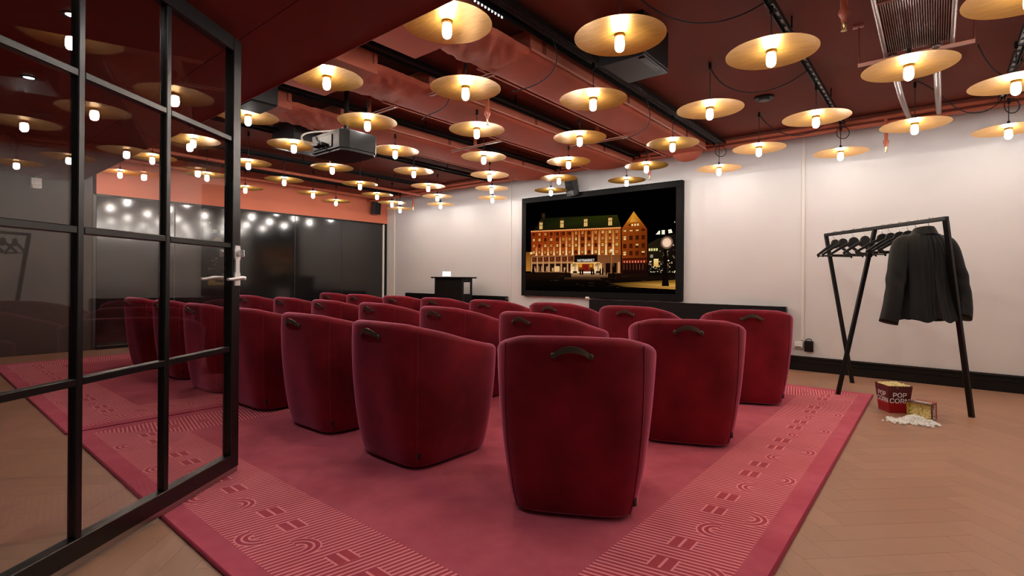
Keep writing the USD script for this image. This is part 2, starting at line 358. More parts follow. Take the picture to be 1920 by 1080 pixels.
for zz in sz[1:4]:
    for a, b in ((.066, sx[1] - .0135), (sx[1] + .0135, sx[2] - .0135), (sx[2] + .0135, 1.375)):
        obj('glazing_bar', DM(bx(a, b, -.018, .018, zz - .014, zz + .014, .003)), 'door_metal', D)
for a, b in ((.066, sx[1] - .0135), (sx[1] + .0135, sx[2] - .0135), (sx[2] + .0135, 1.375)):
    for c_, d in ((.115, sz[1] - .014), (sz[1] + .014, sz[2] - .014), (sz[2] + .014, sz[3] - .014), (sz[3] + .014, 2.270)):
        obj('glass_pane', DM(bx(a, b, -.003, .003, c_, d)), 'glass', D)
for zz in (.35, 1.9): obj('hinge', DM(cyl(.012, zz, zz + .12, 12, (DW + .012, .012))), 'door_metal', D)
for sgn, nm in ((1, 'lever_handle'), (-1, 'lever_handle')):
    hd = group(nm, D, label='chrome lever handle on a long plate')
    y0 = sgn * .025
    plate = extrude(Polygon([(-.022, 0), (.022, 0), (.024, .06), (.017, .075), (.016, .13), (.024, .15), (.025, .19), (.018, .215), (-.018, .215), (-.025, .19), (-.024, .15), (-.016, .13), (-.017, .075), (-.024, .06)]), .008)
    V = plate.vertices.copy(); plate.vertices = np.stack([V[:, 0] + .031, y0 + sgn * V[:, 2], V[:, 1] + 1.02], 1)
    if sgn > 0: plate.invert()
    obj('backplate', DM(plate), 'nickel', hd)
    neck = tube([(.031, y0, 1.06), (.031, y0 + sgn * .05, 1.06)], .011, 12); lever = tube(spline([(.031, y0 + sgn * .045, 1.06), (.06, y0 + sgn * .05, 1.062), (.11, y0 + sgn * .05, 1.058), (.175, y0 + sgn * .047, 1.054)], 14), np.linspace(.010, .007, 14), 10)
    obj('lever', DM(cat(neck, lever)), 'nickel', hd, 40)
    rose = tube([(.031, y0 + sgn * .006, 1.195), (.031, y0 + sgn * .022, 1.195)], .017, 16); turn = bx(.026, .036, min(y0, y0 + sgn * .045), max(y0, y0 + sgn * .045), 1.175, 1.212, .003)
    obj('thumb_turn', DM(cat(rose, turn)), 'nickel', hd, 40)

# ------------------------------------------------------------------ rugs
for k, (r, fl, lab) in enumerate(zip(RUGS, ([(-1.959, 1.953), (-3.40, 4.55), (-2.9, 2.70)], [(-6.0, 2.0)]), ('wine red rug with lighter striped border, nearest the coat rack', 'wine red rug behind the open glass door, farther left'))):
    rm = rug_material('rug_pile' if k == 0 else 'rug_pile_far', *r, fl)
    obj('rug', bx(r[0], r[1], r[2], r[3], 0.0005, 0.013, .005), rm, None, False, label=lab, category='rug', group='rugs under the chairs')
RZ = 0.0135

# ------------------------------------------------------------------ velvet tub chairs
from scipy.interpolate import PchipInterpolator
Hf = PchipInterpolator([0, 30, 50, 90, 120, 145, 158, 170, 180], [.812, .807, .782, .714, .670, .637, .58, .465, .46])
def plan(th, a, b, n, cy=0.0):   # th: 0 at the back (-y), growing towards +x
    s_, c_ = np.sin(th), np.cos(th); r = (np.abs(s_ / a) ** n + np.abs(c_ / b) ** n) ** (-1.0 / n)
    return np.stack([r * s_, -r * c_ + cy], -1)
def shape_at(z):
    f = np.clip(z / .81, 0, 1); k = f ** 0.75; k = k * (1.25 - .25 * k * k)
    return .272 + (.380 - .272) * k, .290 + (.400 - .290) * k, 5.2 - 2.4 * f, .0
def chair_shell():
    NU = 112; th = np.linspace(0, 2 * np.pi, NU, endpoint=False); ang = np.degrees(np.minimum(th, 2 * np.pi - th)); H = Hf(ang)
    rows = []; TH, RT = .085, .036
    def ring(z, inset):
        out = np.zeros((NU, 3))
        for i in range(NU):
            a, b, n, cy = shape_at(z[i]); out[i, :2] = plan(th[i], a - inset[i], b - inset[i], n, cy); out[i, 2] = z[i]
        return out
    one = np.ones(NU)
    rows.append(np.concatenate([plan(th, .05, .05, 2.0), np.full((NU, 1), .018)], 1))
    rows.append(ring(.018 * one, .012 * one)); rows.append(ring(.030 * one, .001 * one))
    for f in np.linspace(0, 1, 15)[1:]: rows.append(ring(.030 + (H - RT - .030) * f, 0 * one))
    for t_ in np.linspace(0, np.pi, 9)[1:]:
        rows.append(ring(H - RT + RT * np.sin(t_), TH / 2 * (1 - np.cos(t_)) * one))
    for f in (.3, .6, 1.0): rows.append(ring((H - RT) * (1 - f) + .36 * f, (TH + .02 * f) * one))
    return grid_mesh(np.array(rows), flip=True)
def on_back(x, z, out=0.0):
    a, b, n, cy = shape_at(z); y = -b * (1 - abs(x / a) ** n) ** (1 / n); return np.array([x, y - out, z])
def make_chair(label, loc, rotz):
    t = thing('tub_chair', label, 'chair', loc, rotz, 'red velvet tub chairs')
    sh = obj('shell', chair_shell(), 'velvet', t, 60)
    for sg in (-1, 1):
        th = sg * math.radians(44); zz = np.linspace(.03, Hf(44) - .02, 26); pts = []
        for z in zz:
            a, b, n, cy = shape_at(z); p = plan(np.array(th), a, b, n, cy); pts.append((p[0] * 1.001, p[1] * 1.001, z))
        obj('seam', tube(pts, .0032, 6), 'velvet', sh, True)
    cu = []
    for z, k in ((.35, .97), (.37, 1.0), (.43, 1.0), (.452, .975), (.462, .90), (.468, .6), (.470, .05)):
        q = plan(np.linspace(0, 2 * np.pi, 64, endpoint=False), .250 * k, .278 * k, 4.0, .012); cu.append(np.concatenate([q, np.full((64, 1), z)], 1))
    obj('seat_cushion', grid_mesh(np.array(cu), flip=True), 'velvet', t, 60)
    obj('plinth', extrude(Polygon(plan(np.linspace(0, 2 * np.pi, 48, endpoint=False), .235, .25, 4.2)), .018), 'rubber', t)
    hd = group('pull_handle', t, label='dark metal pull handle on the back')
    xs = np.linspace(-.073, .073, 21); sec = []
    for xv in xs:
        k = 1 - (xv / .073) ** 2; p = on_back(xv, .733 + .030 * k ** .8, .006 + .024 * k ** .6)
        w, tk = .0105 + .003 * k, .003
        sec.append([p + (0, -tk, -w), p + (0, -tk * 1.4, 0), p + (0, -tk, w), p + (0, tk, w), p + (0, tk, -w)])
    obj('grip', grid_mesh(np.array(sec), flip=False), 'bronze', hd, 40)
    for xv in (-.078, .078):
        p = on_back(xv, .732); obj('stud', tube([p + (0, .004, 0), p + (0, -.008, 0), p + (0, -.013, 0)], [.0135, .0135, .008], 14), 'bronze', hd, 40)
    a, b, n, cy = shape_at(.085); p = plan(np.array(math.radians(45)), a, b, n, cy)
    obj('fabric_tag', rotate(bx(-.006, .010, -.009, .002, .07, .105, .001), 45, point=(0, 0, 0)).apply_translation((p[0], p[1], 0)), 'rubber', t, label='small black fabric tag in the seam')
    return t
rows_ = [('nearest', 2.11, [(-1.372, 2.164, 29.5), -2.42, -3.345, -4.27, -5.20, -6.12, -7.05]),
         ('middle', 3.34, [(-1.337, 3.48, 24.5), -2.32, -3.29, -4.22, -5.12, -6.05, -7.0]),
         ('farthest', 4.70, [(-1.341, 4.89, 25), -2.22, -3.08, -4.0, -4.85, -5.70, -6.55, -7.32])]
chair0 = None
for rn, ry, xs in rows_:
    for k, c in enumerate(xs):
        cx, cy, rz = c if isinstance(c, tuple) else (c, ry + 0.02 * math.sin(3 * c), 3.0 * math.sin(7.3 * c + ry))
        lab = f'red velvet tub chair, {ORD[k]} from the right in the {rn} row' if k else f'red velvet tub chair turned inwards at the right end of the {rn} row'
        if chair0 is None: chair0 = make_chair(lab, (cx, cy, RZ), rz)
        else: dup(chair0, lab, (cx, cy, RZ), rz)

# ------------------------------------------------------------------ pendant lamps
R_ = 0.250
disc_prof = [(0.0, .012), (.05, .011), (.12, .008), (.20, .003), (R_ - .004, -.001), (R_, -.0015), (R_, .0005), (R_ - .004, .002), (.20, .006), (.12, .011), (.05, .014), (0.0, .015)]
def make_lamp(label, loc, cord, grp):
    t = thing('pendant_lamp', label, 'lamp', loc, 0, grp)
    obj('shade', lathe(disc_prof, 56), 'brass', t, 40)
    obj('socket', lathe([(0, .075), (.010, .074), (.012, .05), (.024, .045), (.027, .040), (.027, .016), (.030, .014), (0, .014)], 20), 'black', t, 40)
    obj('collar', lathe([(.0, .010), (.027, .010), (.029, .004), (.028, -.004), (.024, -.006), (0, -.006)], 24), 'brass_fitting', t, 40)
    obj('bulb', lathe([(0, -.006), (.022, -.008), (.026, -.020), (.0275, -.045), (.026, -.064), (.020, -.077), (.010, -.084), (0, -.086)][::-1], 18), 'bulb', t, True)
    cl = min(.05, cord - .076)
    obj('cord', tube([(0, 0, .07), (0, 0, cord - cl * .4)], .0035, 6), 'cord', t)
    obj('ceiling_clip', cat(bx(-.010, .010, -.010, .010, cord - cl, cord, .003), tube([(0, -.012, cord - cl * .7), (0, .012, cord - cl * .7)], .004, 8)), 'black', t)
    return t
DUCTS = [(-2.636, -2.138), (-3.79, -3.17), (-5.08, -4.45)]
DUCT_Z, DUCT_END, PLEN_Z = 2.60, (6.20, 6.36, 6.36), 2.57
TRACKS = [.44, -.765, -2.012, -3.09, -4.36, -5.74, -7.0, -8.12]
lamp_rows = [
 ('first row, under the soffit edge', 2.485, [(-.80, 1.955), (-2.105, 1.96), (-3.352, 1.965), (-4.70, 2.0), (-5.966, 1.99), (-7.231, 1.975), (-8.626, 1.982)], 0),
 ('second row from the soffit', 2.414, [(1.07, 2.55), (-.13, 2.55), (-1.361, 2.565), (-2.581, 2.586), (-3.792, 2.609), (-5.062, 2.607), (-6.282, 2.68), (-7.479, 2.66)], 1),
 ('third row from the soffit', 2.414, [(1.64, 3.30), (.33, 3.36), (-.76, 3.303), (-1.991, 3.343), (-3.213, 3.366), (-4.436, 3.398), (-5.719, 3.435), (-6.976, 3.459), (-8.084, 3.407)], 0),
 ('middle row', 2.414, [(1.07, 4.05), (-.142, 4.059), (-1.384, 4.10), (-2.622, 4.162), (-3.87, 4.169), (-5.092, 4.192), (-6.411, 4.292), (-7.711, 4.296)], 1),
 ('third row from the screen wall', 2.414, [(1.64, 4.80), (.404, 4.818), (-.774, 4.853), (-2.015, 4.904), (-3.258, 4.936), (-4.488, 4.949), (-5.752, 5.006), (-7.013, 5.017), (-8.192, 4.998)], 0),
 ('second row from the screen wall', 2.414, [(1.07, 5.58), (-.152, 5.585), (-1.401, 5.618), (-2.653, 5.684), (-3.893, 5.67), (-5.126, 5.702), (-6.345, 5.72), (-7.544, 5.717)], 1),
 ('row nearest the screen wall', 2.414, [(1.66, 6.25), (.481, 6.261), (-.782, 6.322), (-2.029, 6.349), (-3.248, 6.349), (-4.529, 6.385), (-5.723, 6.385), (-6.987, 6.378), (-8.058, 6.298)], 0)]
lamp0 = {}; lamps_at = []
for rn, z, ps, odd in lamp_rows:
    for k, (lx, ly) in enumerate(ps):
        top = CEIL
        dk = [k_ for k_, (a, b) in enumerate(DUCTS) if a - .02 < lx < b + .02 and ly < DUCT_END[k_] - .03]
        if ly < 2.25 and any(a - .14 < lx < b for a, b in DUCTS): top = PLEN_Z
        elif dk: top = DUCT_Z - .005
        elif any(abs(lx - q) < .075 for q in TRACKS) and ly < 6.33: top = 2.691
        if -.26 < lx < .07 and 1.85 < ly < 4.1: top = 2.53
        cord = round(top - z, 3); lab = f'flat brass pendant lamp, {ORD[k]} from the right in the {rn}' if k else f'flat brass pendant lamp at the right end of the {rn}'
        lamps_at.append((lx, ly, top))
        if cord not in lamp0: lamp0[cord] = make_lamp(lab, (lx, ly, z), cord, 'flat brass pendant lamps')
        else: dup(lamp0[cord], lab, (lx, ly, z))

# ------------------------------------------------------------------ ducts and ceiling services
def duct_section(x0, x1, z0, n=14):
    w = x1 - x0; pts = [(x1, CEIL - .012), (x0, CEIL - .012), (x0, z0 + .05)]
    for t_ in np.linspace(0, 1, n): pts.append((x0 + w * t_, z0 + .05 * (1 - (math.sin(math.pi * t_)) ** .35)))
    return pts + [(x1, z0 + .05)]
def along_y(pts, y0, y1):
    m = extrude(Polygon(pts), y1 - y0); V = m.vertices.copy(); m.vertices = np.stack([V[:, 0], y0 + V[:, 2], V[:, 1]], 1); m.invert(); return m
for k, (a, b) in enumerate(DUCTS):
    nm = ('beside the black box', 'in the middle', 'above the hanging projector')[k]
    t = thing('air_duct', f'terracotta painted air duct under the ceiling, {nm}', 'duct', (0, 0, 0), 0, 'ceiling air ducts')
    ye = DUCT_END[k]
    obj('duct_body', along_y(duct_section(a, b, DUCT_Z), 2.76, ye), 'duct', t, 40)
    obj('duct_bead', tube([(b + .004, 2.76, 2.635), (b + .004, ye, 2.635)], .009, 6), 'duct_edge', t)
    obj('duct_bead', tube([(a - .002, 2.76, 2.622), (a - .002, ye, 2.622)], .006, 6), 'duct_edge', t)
    # wrinkled sleeve between plenum and duct
    yy = np.linspace(2.24, 2.78, 32); sec = np.array(duct_section(a + .012, b - .012, DUCT_Z - .006, 24)[2:]); V = []
    for y in yy:
        q = np.concatenate([sec, np.zeros((len(sec), 1))], 1); q = np.stack([sec[:, 0], np.full(len(sec), y), sec[:, 1]], 1)
        nz = meshkit.fbm(np.stack([q[:, 0] * 5, q[:, 1] * 16 + q[:, 0] * 14, q[:, 2] * 5], 1), 3, seed=k) - .45
        q[:, 2] -= nz * .032; q[:, 0] += nz * .025 * np.sign(q[:, 0] - (a + b) / 2); V.append(q)
    V.append(V[-1] + (0, 0, .10)); V.insert(0, V[0] + (0, 0, .10))
    obj('sleeve', grid_mesh(np.array(V), closed_u=False), 'duct', t, 60)
    obj('plenum_box', bx(a - .13, b - .02, SOF_Y + .02, 2.28, PLEN_Z, CEIL - .012, .003), 'duct', t)
    for ys_ in (2.92, 4.2, 5.6):
        obj('hanger_strap', bx(b, b + .004, ys_ - .02, ys_ + .02, 2.635, CEIL - .001), 'ceiling', t); obj('hanger_strap', bx(a - .004, a, ys_ - .02, ys_ + .02, 2.635, CEIL - .001), 'ceiling', t)
    if k == 0:
        c = trimesh.creation.icosphere(3, 1.0); c.apply_scale((.18, .14, .12)); c.apply_translation(((a + b) / 2 + .02, ye + .01, 2.64)); obj('end_bulge', c, 'duct', t, True)
for k, tx in enumerate(TRACKS):
    where = 'at the far right' if k == 0 else ('beside the ribbed panel', 'beside the right duct', 'beside the middle duct', 'beside the projector duct', 'left of the projector', 'second from the left wall', 'nearest the left wall')[k - 1]
    t = thing('cable_tray', f'black steel cable tray under the ceiling, {where}', 'cable tray', (0, 0, 0), 0, 'black cable trays')
    w = .022 if k in (0, 1) else (.045 if k in (3, 4) else .066)
    y0, y1 = 1.72, 6.34
    obj('channel', cat(bx(tx - w, tx + w, y0, y1, 2.722, 2.729), bx(tx - w, tx - w + .004, y0, y1, 2.69, 2.722), bx(tx + w - .004, tx + w, y0, y1, 2.69, 2.722)), 'black', t)
    if w > .03: obj('cable_bundle', cat([tube([(tx + dx_, y0, 2.714), (tx + dx_, y1, 2.714)], .007, 6) for dx_ in (-.026, -.010, .008, .024)]), 'cord', t, kind='stuff')
    else: obj('slot_strip', cat([bx(tx - .009, tx + .009, y, y + .06, 2.718, 2.7215) for y in np.arange(y0 + .05, y1 - .1, .12)]), 'steel', t, kind='stuff')
    for y in (2.15, 3.7, 5.3): obj('hanger_rod', tube([(tx + (w + .012), y, 2.70), (tx + (w + .012), y, CEIL)], .005, 6), 'black', t)
t = thing('led_strip', 'row of tiny white light dots in the black tray above the near lamps', 'light strip', (0, 0, 0))
obj('strip_body', bx(-2.085, -2.065, 1.95, 2.62, 2.682, 2.690), 'black', t)
obj('led_dots', cat([trimesh.creation.icosphere(1, .0055).apply_translation((-2.075, y, 2.679)) for y in np.arange(2.0, 2.42, .030)]), 'led', t, kind='stuff')

def swag(name, pts, label):
    obj(name, tube(spline(pts, 26), .0045, 6), 'cord', None, True, label=label, category='cable', group='drooping lamp cables')
swag('lamp_cable', [(-2.0, 2.80, 2.70), (-2.06, 2.96, 2.61), (-2.25, 3.10, 2.565), (-2.66, 3.20, 2.59)], 'black cable drooping under the right duct, nearest the camera')
swag('lamp_cable', [(-2.02, 4.3, 2.70), (-2.07, 4.5, 2.60), (-2.30, 4.82, 2.565), (-2.66, 5.08, 2.59)], 'black cable drooping under the far end of the right duct')
swag('lamp_cable', [(-1.384, 4.10, 2.75), (-1.29, 4.26, 2.61), (-1.10, 4.40, 2.57), (-.90, 4.47, 2.62), (-.77, 4.50, 2.70)], 'black cable drooping from the hook left of the smoke detector')
swag('lamp_cable', [(-1.361, 2.565, 2.77), (-1.27, 2.84, 2.64), (-1.10, 3.06, 2.60), (-.92, 3.20, 2.64), (-.77, 3.26, 2.71)], 'black cable drooping above the black box near the top edge')
swag('lamp_cable', [(-.14, 5.5, 2.76), (.03, 5.68, 2.64), (.18, 5.9, 2.54), (.34, 6.08, 2.57), (.45, 6.16, 2.70)], 'black cable drooping between the two far right lamps')
swag('lamp_cable', [(-3.09, 2.82, 2.70), (-3.15, 2.96, 2.60), (-3.40, 3.10, 2.565), (-3.82, 3.24, 2.59)], 'black cable drooping under the middle duct')
swag('lamp_cable', [(-1.401, 5.618, 2.76), (-1.27, 5.72, 2.60), (-1.08, 5.80, 2.53), (-.92, 5.86, 2.58), (-.77, 5.90, 2.70)], 'black cable drooping beside the white trunking')
swag('lamp_cable', [(.22, 4.95, 2.77), (.31, 5.2, 2.66), (.38, 5.3, 2.62), (.50, 5.05, 2.69), (.60, 4.7, 2.77)], 'black cable drooping under the ceiling at the right edge')
for i, (lx, ly, w) in enumerate(((-2.029, 6.349, 'above the screen corner'), (-.782, 6.322, 'above the white trunking'), (.481, 6.261, 'at the right edge'))):
    a = np.linspace(0, 2 * np.pi, 26)
    obj('cable_loop', tube(np.stack([lx + .065 * np.cos(a) * .8 + .02, ly + .065 * np.cos(a) * .6, 2.615 + .065 * np.sin(a) + a * .001], 1), .004, 6), 'cord', None, True, label=f'coiled black cable loop over the wall lamp {w}', category='cable', group='coiled cable loops')

def sprinkler(px, py, zb, label, top=CEIL, r=.019):
    t = thing('sprinkler', label, 'sprinkler', (px, py, zb), 0, 'orange sprinkler drops')
    obj('drop_pipe', cyl(r, .085, top - zb, 14), 'pipe', t, 40)
    obj('reducer', lathe([(0, .12), (r + .008, .118), (r + .010, .10), (r + .004, .085), (.015, .07), (.013, .05), (0, .05)], 16), 'pipe', t, 40)
    obj('sprinkler_head', cat(lathe([(0, .052), (.010, .05), (.008, .03), (.003, .02), (.003, .004), (.016, .002), (.016, 0), (0, 0)], 12), tube([(.009, 0, .045), (.013, 0, .025), (.004, 0, .004)], .002, 5), tube([(-.009, 0, .045), (-.013, 0, .025), (-.004, 0, .004)], .002, 5)), 'brass_fitting', t, 40)
sprinkler(-.417, 3.463, 2.50, 'orange sprinkler drop near the ribbed panel')
sprinkler(-3.015, 3.29, 2.40, 'orange sprinkler drop behind the lamps right of the projector')
sprinkler(-5.883, 3.50, 2.50, 'orange sprinkler drop below and left of the projector')
sprinkler(-.40, 6.372, 2.37, 'orange sprinkler drop by the wall right of the white trunking', top=2.72, r=.016)
sprinkler(-2.93, 6.372, 2.39, 'orange sprinkler drop by the wall above the screen', top=2.72, r=.016)
sprinkler(-7.75, 6.372, 2.37, 'orange sprinkler drop by the wall in the far left corner', top=2.72, r=.016)

for i, (xa, xb, y, lab) in enumerate(((-3.27, -2.56, 2.86, 'between right and middle ducts, near end'), (-4.52, -3.72, 2.86, 'between middle and left ducts, near end'), (-3.27, -2.56, 5.0, 'between right and middle ducts, far end'), (-4.52, -3.72, 4.3, 'between middle and left ducts, far end'), (-5.65, -5.0, 3.1, 'left of the projector duct'))):
    t = thing('support_rail', f'terracotta support rail on a strap {lab}', 'rail', (0, 0, 0), 0, 'duct support rails')
    obj('rail', cat(bx(xa, xb, y - .018, y + .018, 2.588, 2.594), bx(xa, xb, y - .018, y - .014, 2.588, 2.606), bx(xa, xb, y + .014, y + .018, 2.588, 2.606)), 'duct_edge', t)
    obj('drop_strap', bx((xa + xb) / 2 - .03, (xa + xb) / 2 + .015, y - .004, y + .004, 2.594, CEIL), 'pipe', t)

t = thing('heating_panel', 'long ribbed ceiling panel with rails and pipes at the upper right', 'ceiling panel', (0, 0, 0))
px0, px1, py0, py1, pz = -.262, .066, 1.80, 4.08, 2.53
obj('ribs', cat([bx(xx, xx + .005, py0, py1, pz, pz + .012) for xx in np.arange(px0 + .02, px1 - .02, .0105)]), 'perforated', t, kind='stuff')
obj('tray', bx(px0 + .01, px1 - .01, py0, py1, pz + .012, pz + .02), 'ceiling', t)
for xx in (px0, px1): obj('side_rail', tube([(xx, py0, pz + .005), (xx, py1 + .05, pz + .005)], .013, 10), 'perforated', t, True)
for yy in (2.3, 3.3): obj('cross_seam', bx(px0 + .01, px1 - .01, yy - .01, yy + .01, pz - .004, pz), 'ceiling', t)
for xx, yb in ((-.235, 4.12), (-.01, 4.10)):
    obj('feed_pipe', tube(spline([(xx, yb, pz + .0), (xx + .004, yb + .35, pz - .01), (xx + .012, 5.5, pz + .05), (xx + .018, 6.34, 2.68)], 16), .022, 12), 'perforated', t, True)
    obj('valve', cat(cyl(.03, pz - .05, pz + .03, 12, (xx, yb + .05)), tube([(xx, yb + .05, pz - .03), (xx + .05, yb + .03, pz - .05)], .012, 8)), 'steel', t, 40)
t = thing('hanging_bracket', 'thin terracotta crossbar on two rods under the ribbed panel', 'bracket', (0, 0, 0))
obj('crossbar', bx(-.415, .17, 4.11, 4.135, 2.505, 2.522), 'duct_edge', t)
for xx in (-.41, .165): obj('rod', tube([(xx, 4.122, 2.51), (xx, 4.122, CEIL)], .005, 6), 'ceiling', t)
obj('foot', bx(-.445, -.385, 4.11, 4.135, CEIL - .012, CEIL), 'duct_edge', t)
t = thing('smoke_detector', 'flat black smoke detector on the ceiling right of centre', 'smoke detector', (-1.25, 5.18, CEIL))
obj('base', lathe([(0, 0), (.085, 0), (.085, -.012), (.078, -.018), (0, -.018)][::-1], 28), 'black', t, 40); obj('cap', lathe([(0, -.018), (.05, -.018), (.046, -.034), (0, -.036)][::-1], 24), 'grey_metal', t, 40)

t = thing('equipment_box', 'square black metal box hung under the ceiling behind the near lamp', 'box', (-1.593, 3.215, 0))
obj('housing', bx(-.155, .155, -.20, .20, 2.52, CEIL - .001, .004), 'black', t)
obj('bottom_plate', bx(-.15, .15, -.195, .205, 2.50, 2.52, .004), 'grey_metal', t)
obj('side_flap', rotate(bx(.10, .15, -.15, .10, 2.492, 2.50, .002), 4, (0, 1, 0), (.1, 0, 2.50)), 'grey_metal', t)
obj('vent_lip', bx(-.158, .158, -.203, -.195, 2.49, 2.53), 'black', t)
t = thing('loudspeaker', 'large black loudspeaker hung at the soffit edge beside the door', 'speaker', (-4.22, 1.84, 0))
obj('cabinet', bx(-.14, .16, -.10, .12, 2.43, CEIL - .002, .006), 'black', t); obj('grille', bx(-.13, .15, -.09, .11, 2.422, 2.43, .003), 'black', t)
t = thing('equipment_box', 'dark flat box under the ceiling left of the projector', 'box', (-5.55, 3.02, 0))
obj('housing', bx(-.27, .22, -.28, .28, 2.53, CEIL - .002, .006), 'grey_metal', t); obj('bottom_plate', bx(-.25, .20, -.26, .26, 2.522, 2.53, .002), 'black', t)
def speaker(x_, y_, z_, rz, tilt, label):
    t = thing('wall_speaker', label, 'speaker', (x_, y_, z_), rz, 'small black wall speakers')
    prof = Polygon([(-.075, .06), (.075, .06), (.095, -.03), (.07, -.085), (-.07, -.085), (-.095, -.03)])
    obj('cabinet', rotate(move(extrude(prof, .26), (0, 0, -.13)), tilt, (1, 0, 0)), 'grey_metal', t)
    obj('grille', rotate(bx(-.066, .066, -.093, -.085, -.12, .12, .004), tilt, (1, 0, 0)), 'black', t)
    obj('bracket', tube([(0, .05, 0), (0, .15, .02)], .014, 8), 'black', t)
speaker(-4.398, 6.77, 2.51, 0, 16, 'small black wall speaker above the top edge of the screen')
speaker(LEFT_X + .16, 6.50, 2.53, 90, 8, 'small black wall speaker on the terracotta band by the corner')
t = thing('ceiling_pipe', 'terracotta pipe pair running under the ceiling by the left wall', 'pipe', (0, 0, 0))
for xx, zz in ((-7.55, 2.64), (-8.85, 2.70)): obj('pipe', tube([(xx, 1.70, zz), (xx, 6.36, zz)], .025, 12), 'pipe', t, True)

# projector
t = thing('projector', 'black projector hung from the ceiling facing the screen', 'projector', (-4.07, 2.56, 0), 0)
hp = affinity.scale(Polygon([(-.20, -.17), (.20, -.17), (.235, -.10), (.235, .14), (.17, .19), (-.17, .19), (-.235, .14), (-.235, -.10)]), 1.08, 1.08, origin=(0, 0))
obj('housing', move(extrude(hp, .150), (0, 0, 2.162)), 'projector', t)
obj('base', move(extrude(hp.buffer(-.012), .022), (0, 0, 2.140)), 'black', t)
obj('top_cover', move(extrude(hp.buffer(-.02), .012), (0, 0, 2.312)), 'black', t)
obj('lens', tube([(.07, .19, 2.235), (.07, .245, 2.235)], .045, 20), 'black', t, 40)
obj('connector_panel', bx(-.18, .11, -.191, -.183, 2.18, 2.285, .002), 'black', t)
for xx in (-.12, -.06, .0): obj('plug', bx(xx - .015, xx + .015, -.225, -.187, 2.20, 2.225, .003), 'rubber', t)
obj('mount_plate', bx(-.09, .09, -.07, .11, 2.324, 2.337, .003), 'steel', t); obj('mount_pole', cyl(.022, 2.337, CEIL, 14, (0, .02)), 'black', t, 40)
obj('mount_knuckle', cat(cyl(.04, 2.337, 2.362, 14, (0, .02)), tube([(-.05, .02, 2.354), (.05, .02, 2.354)], .012, 8)), 'chrome', t, 40)
obj('signal_cable', tube(spline([(-.06, -.215, 2.215), (-.16, -.29, 2.24), (-.23, -.27, 2.31), (-.13, -.10, 2.37), (-.02, .0, 2.40)], 26), .008, 8), 'white_plastic', t, True)

# ------------------------------------------------------------------ screen with the night picture
SX0, SX1, SZ0, SZ1, SY = -5.465, -2.673, .781, 2.432, WALL_Y - .08
t = thing('projection_screen', 'wide black framed screen showing a lit red building at night', 'screen', (0, 0, 0))
fw = .088
for nm, m in (('frame_rail', bx(SX0, SX1, SY, WALL_Y - .002, SZ1 - fw, SZ1, .004)), ('frame_rail', bx(SX0, SX1, SY, WALL_Y - .002, SZ0, SZ0 + fw, .004)), ('frame_stile', bx(SX0, SX0 + fw, SY, WALL_Y - .002, SZ0 + fw, SZ1 - fw, .004)), ('frame_stile', bx(SX1 - fw, SX1, SY, WALL_Y - .002, SZ0 + fw, SZ1 - fw, .004))):
    obj(nm, m, 'bezel', t)
PX0, PX1, PZ0, PZ1 = SX0 + fw, SX1 - fw, SZ0 + fw, SZ1 - fw
pv, pf, pc = [], [], []; layer = [0]
def poly(pts, cols, lift=True):
    """flat print on the screen: pts in picture fractions (from top left), one colour or one per corner (sRGB 0-255)"""
    layer[0] += 1; y = SY + .018 - layer[0] * 0.000012
    cols = [cols] * len(pts) if np.ndim(cols) == 1 else cols; b = len(pv)
    for (s_, t_), c in zip(pts, cols):
        pv.append((PX0 + (PX1 - PX0) * s_, y, PZ1 - (PZ1 - PZ0) * t_)); c = np.array(c, float) / 255; pc.append(np.where(c < .04045, c / 12.92, ((c + .055) / 1.055) ** 2.4))
    for i in range(1, len(pts) - 1): pf.append((b, b + i, b + i + 1))
def rect(s0, t0, s1, t1, c0, c1=None):
    c1 = c0 if c1 is None else c1; poly([(s0, t0), (s1, t0), (s1, t1), (s0, t1)], [c0, c0, c1, c1])
def glow(s, t_, rx, ry, c, n=18, core=.35):
    a = np.linspace(0, 2 * np.pi, n, endpoint=False)
    for k in range(n):
        k2 = (k + 1) % n; p = lambda q, f: (s + rx * f * math.cos(a[q]), t_ + ry * f * math.sin(a[q]))
        poly([(s, t_), p(k, core), p(k2, core)], [c, c, c])
def bar(s0, s1, t0, t1, c): rect(s0, t0, s1, t1, c)
R2 = random.Random(11)
rect(0, 0, 1, 1, (2, 1, 1)); rect(0, .80, 1, .90, (30, 14, 6), (10, 5, 3)); rect(0, .90, 1, 1, (10, 5, 3), (3, 2, 2))
rect(0, .56, .04, .78, (120, 70, 20), (190, 120, 45))
poly([(.055, .318), (.135, .185), (.655, .215), (.682, .345)], [(22, 18, 8), (16, 18, 8), (42, 48, 10), (30, 26, 8)])
rect(.123, .128, .15, .20, (38, 26, 12)); rect(.128, .14, .145, .17, (60, 40, 18))
FT = lambda s: .322 + (s - .039) / .638 * .021       # slanting top edge of the facade
FM = lambda s: .602 + (s - .039) / .638 * .015
poly([(.039, FT(.039)), (.677, FT(.677)), (.680, FM(.68)), (.045, FM(.045))], [(150, 48, 12), (165, 84, 22), (168, 84, 26), (160, 62, 20)])
for k in range(26):
    s = .045 + .024 * k + R2.uniform(0, .008); h = R2.uniform(.06, .2); rect(s, FT(s) + .02, s + .012, FT(s) + .02 + h, (110, 30, 6), (150, 58, 14))
poly([(.036, FT(.036) - .004), (.68, FT(.68) - .004), (.68, FT(.68) + .012), (.036, FT(.036) + .012)], (214, 118, 60))
for k in range(46):
    s = .042 + .0138 * k; rect(s, FT(s) - .002, s + .007, FT(s) + .008, (255, 196, 130))
cols_ = np.linspace(.062, .655, 14)
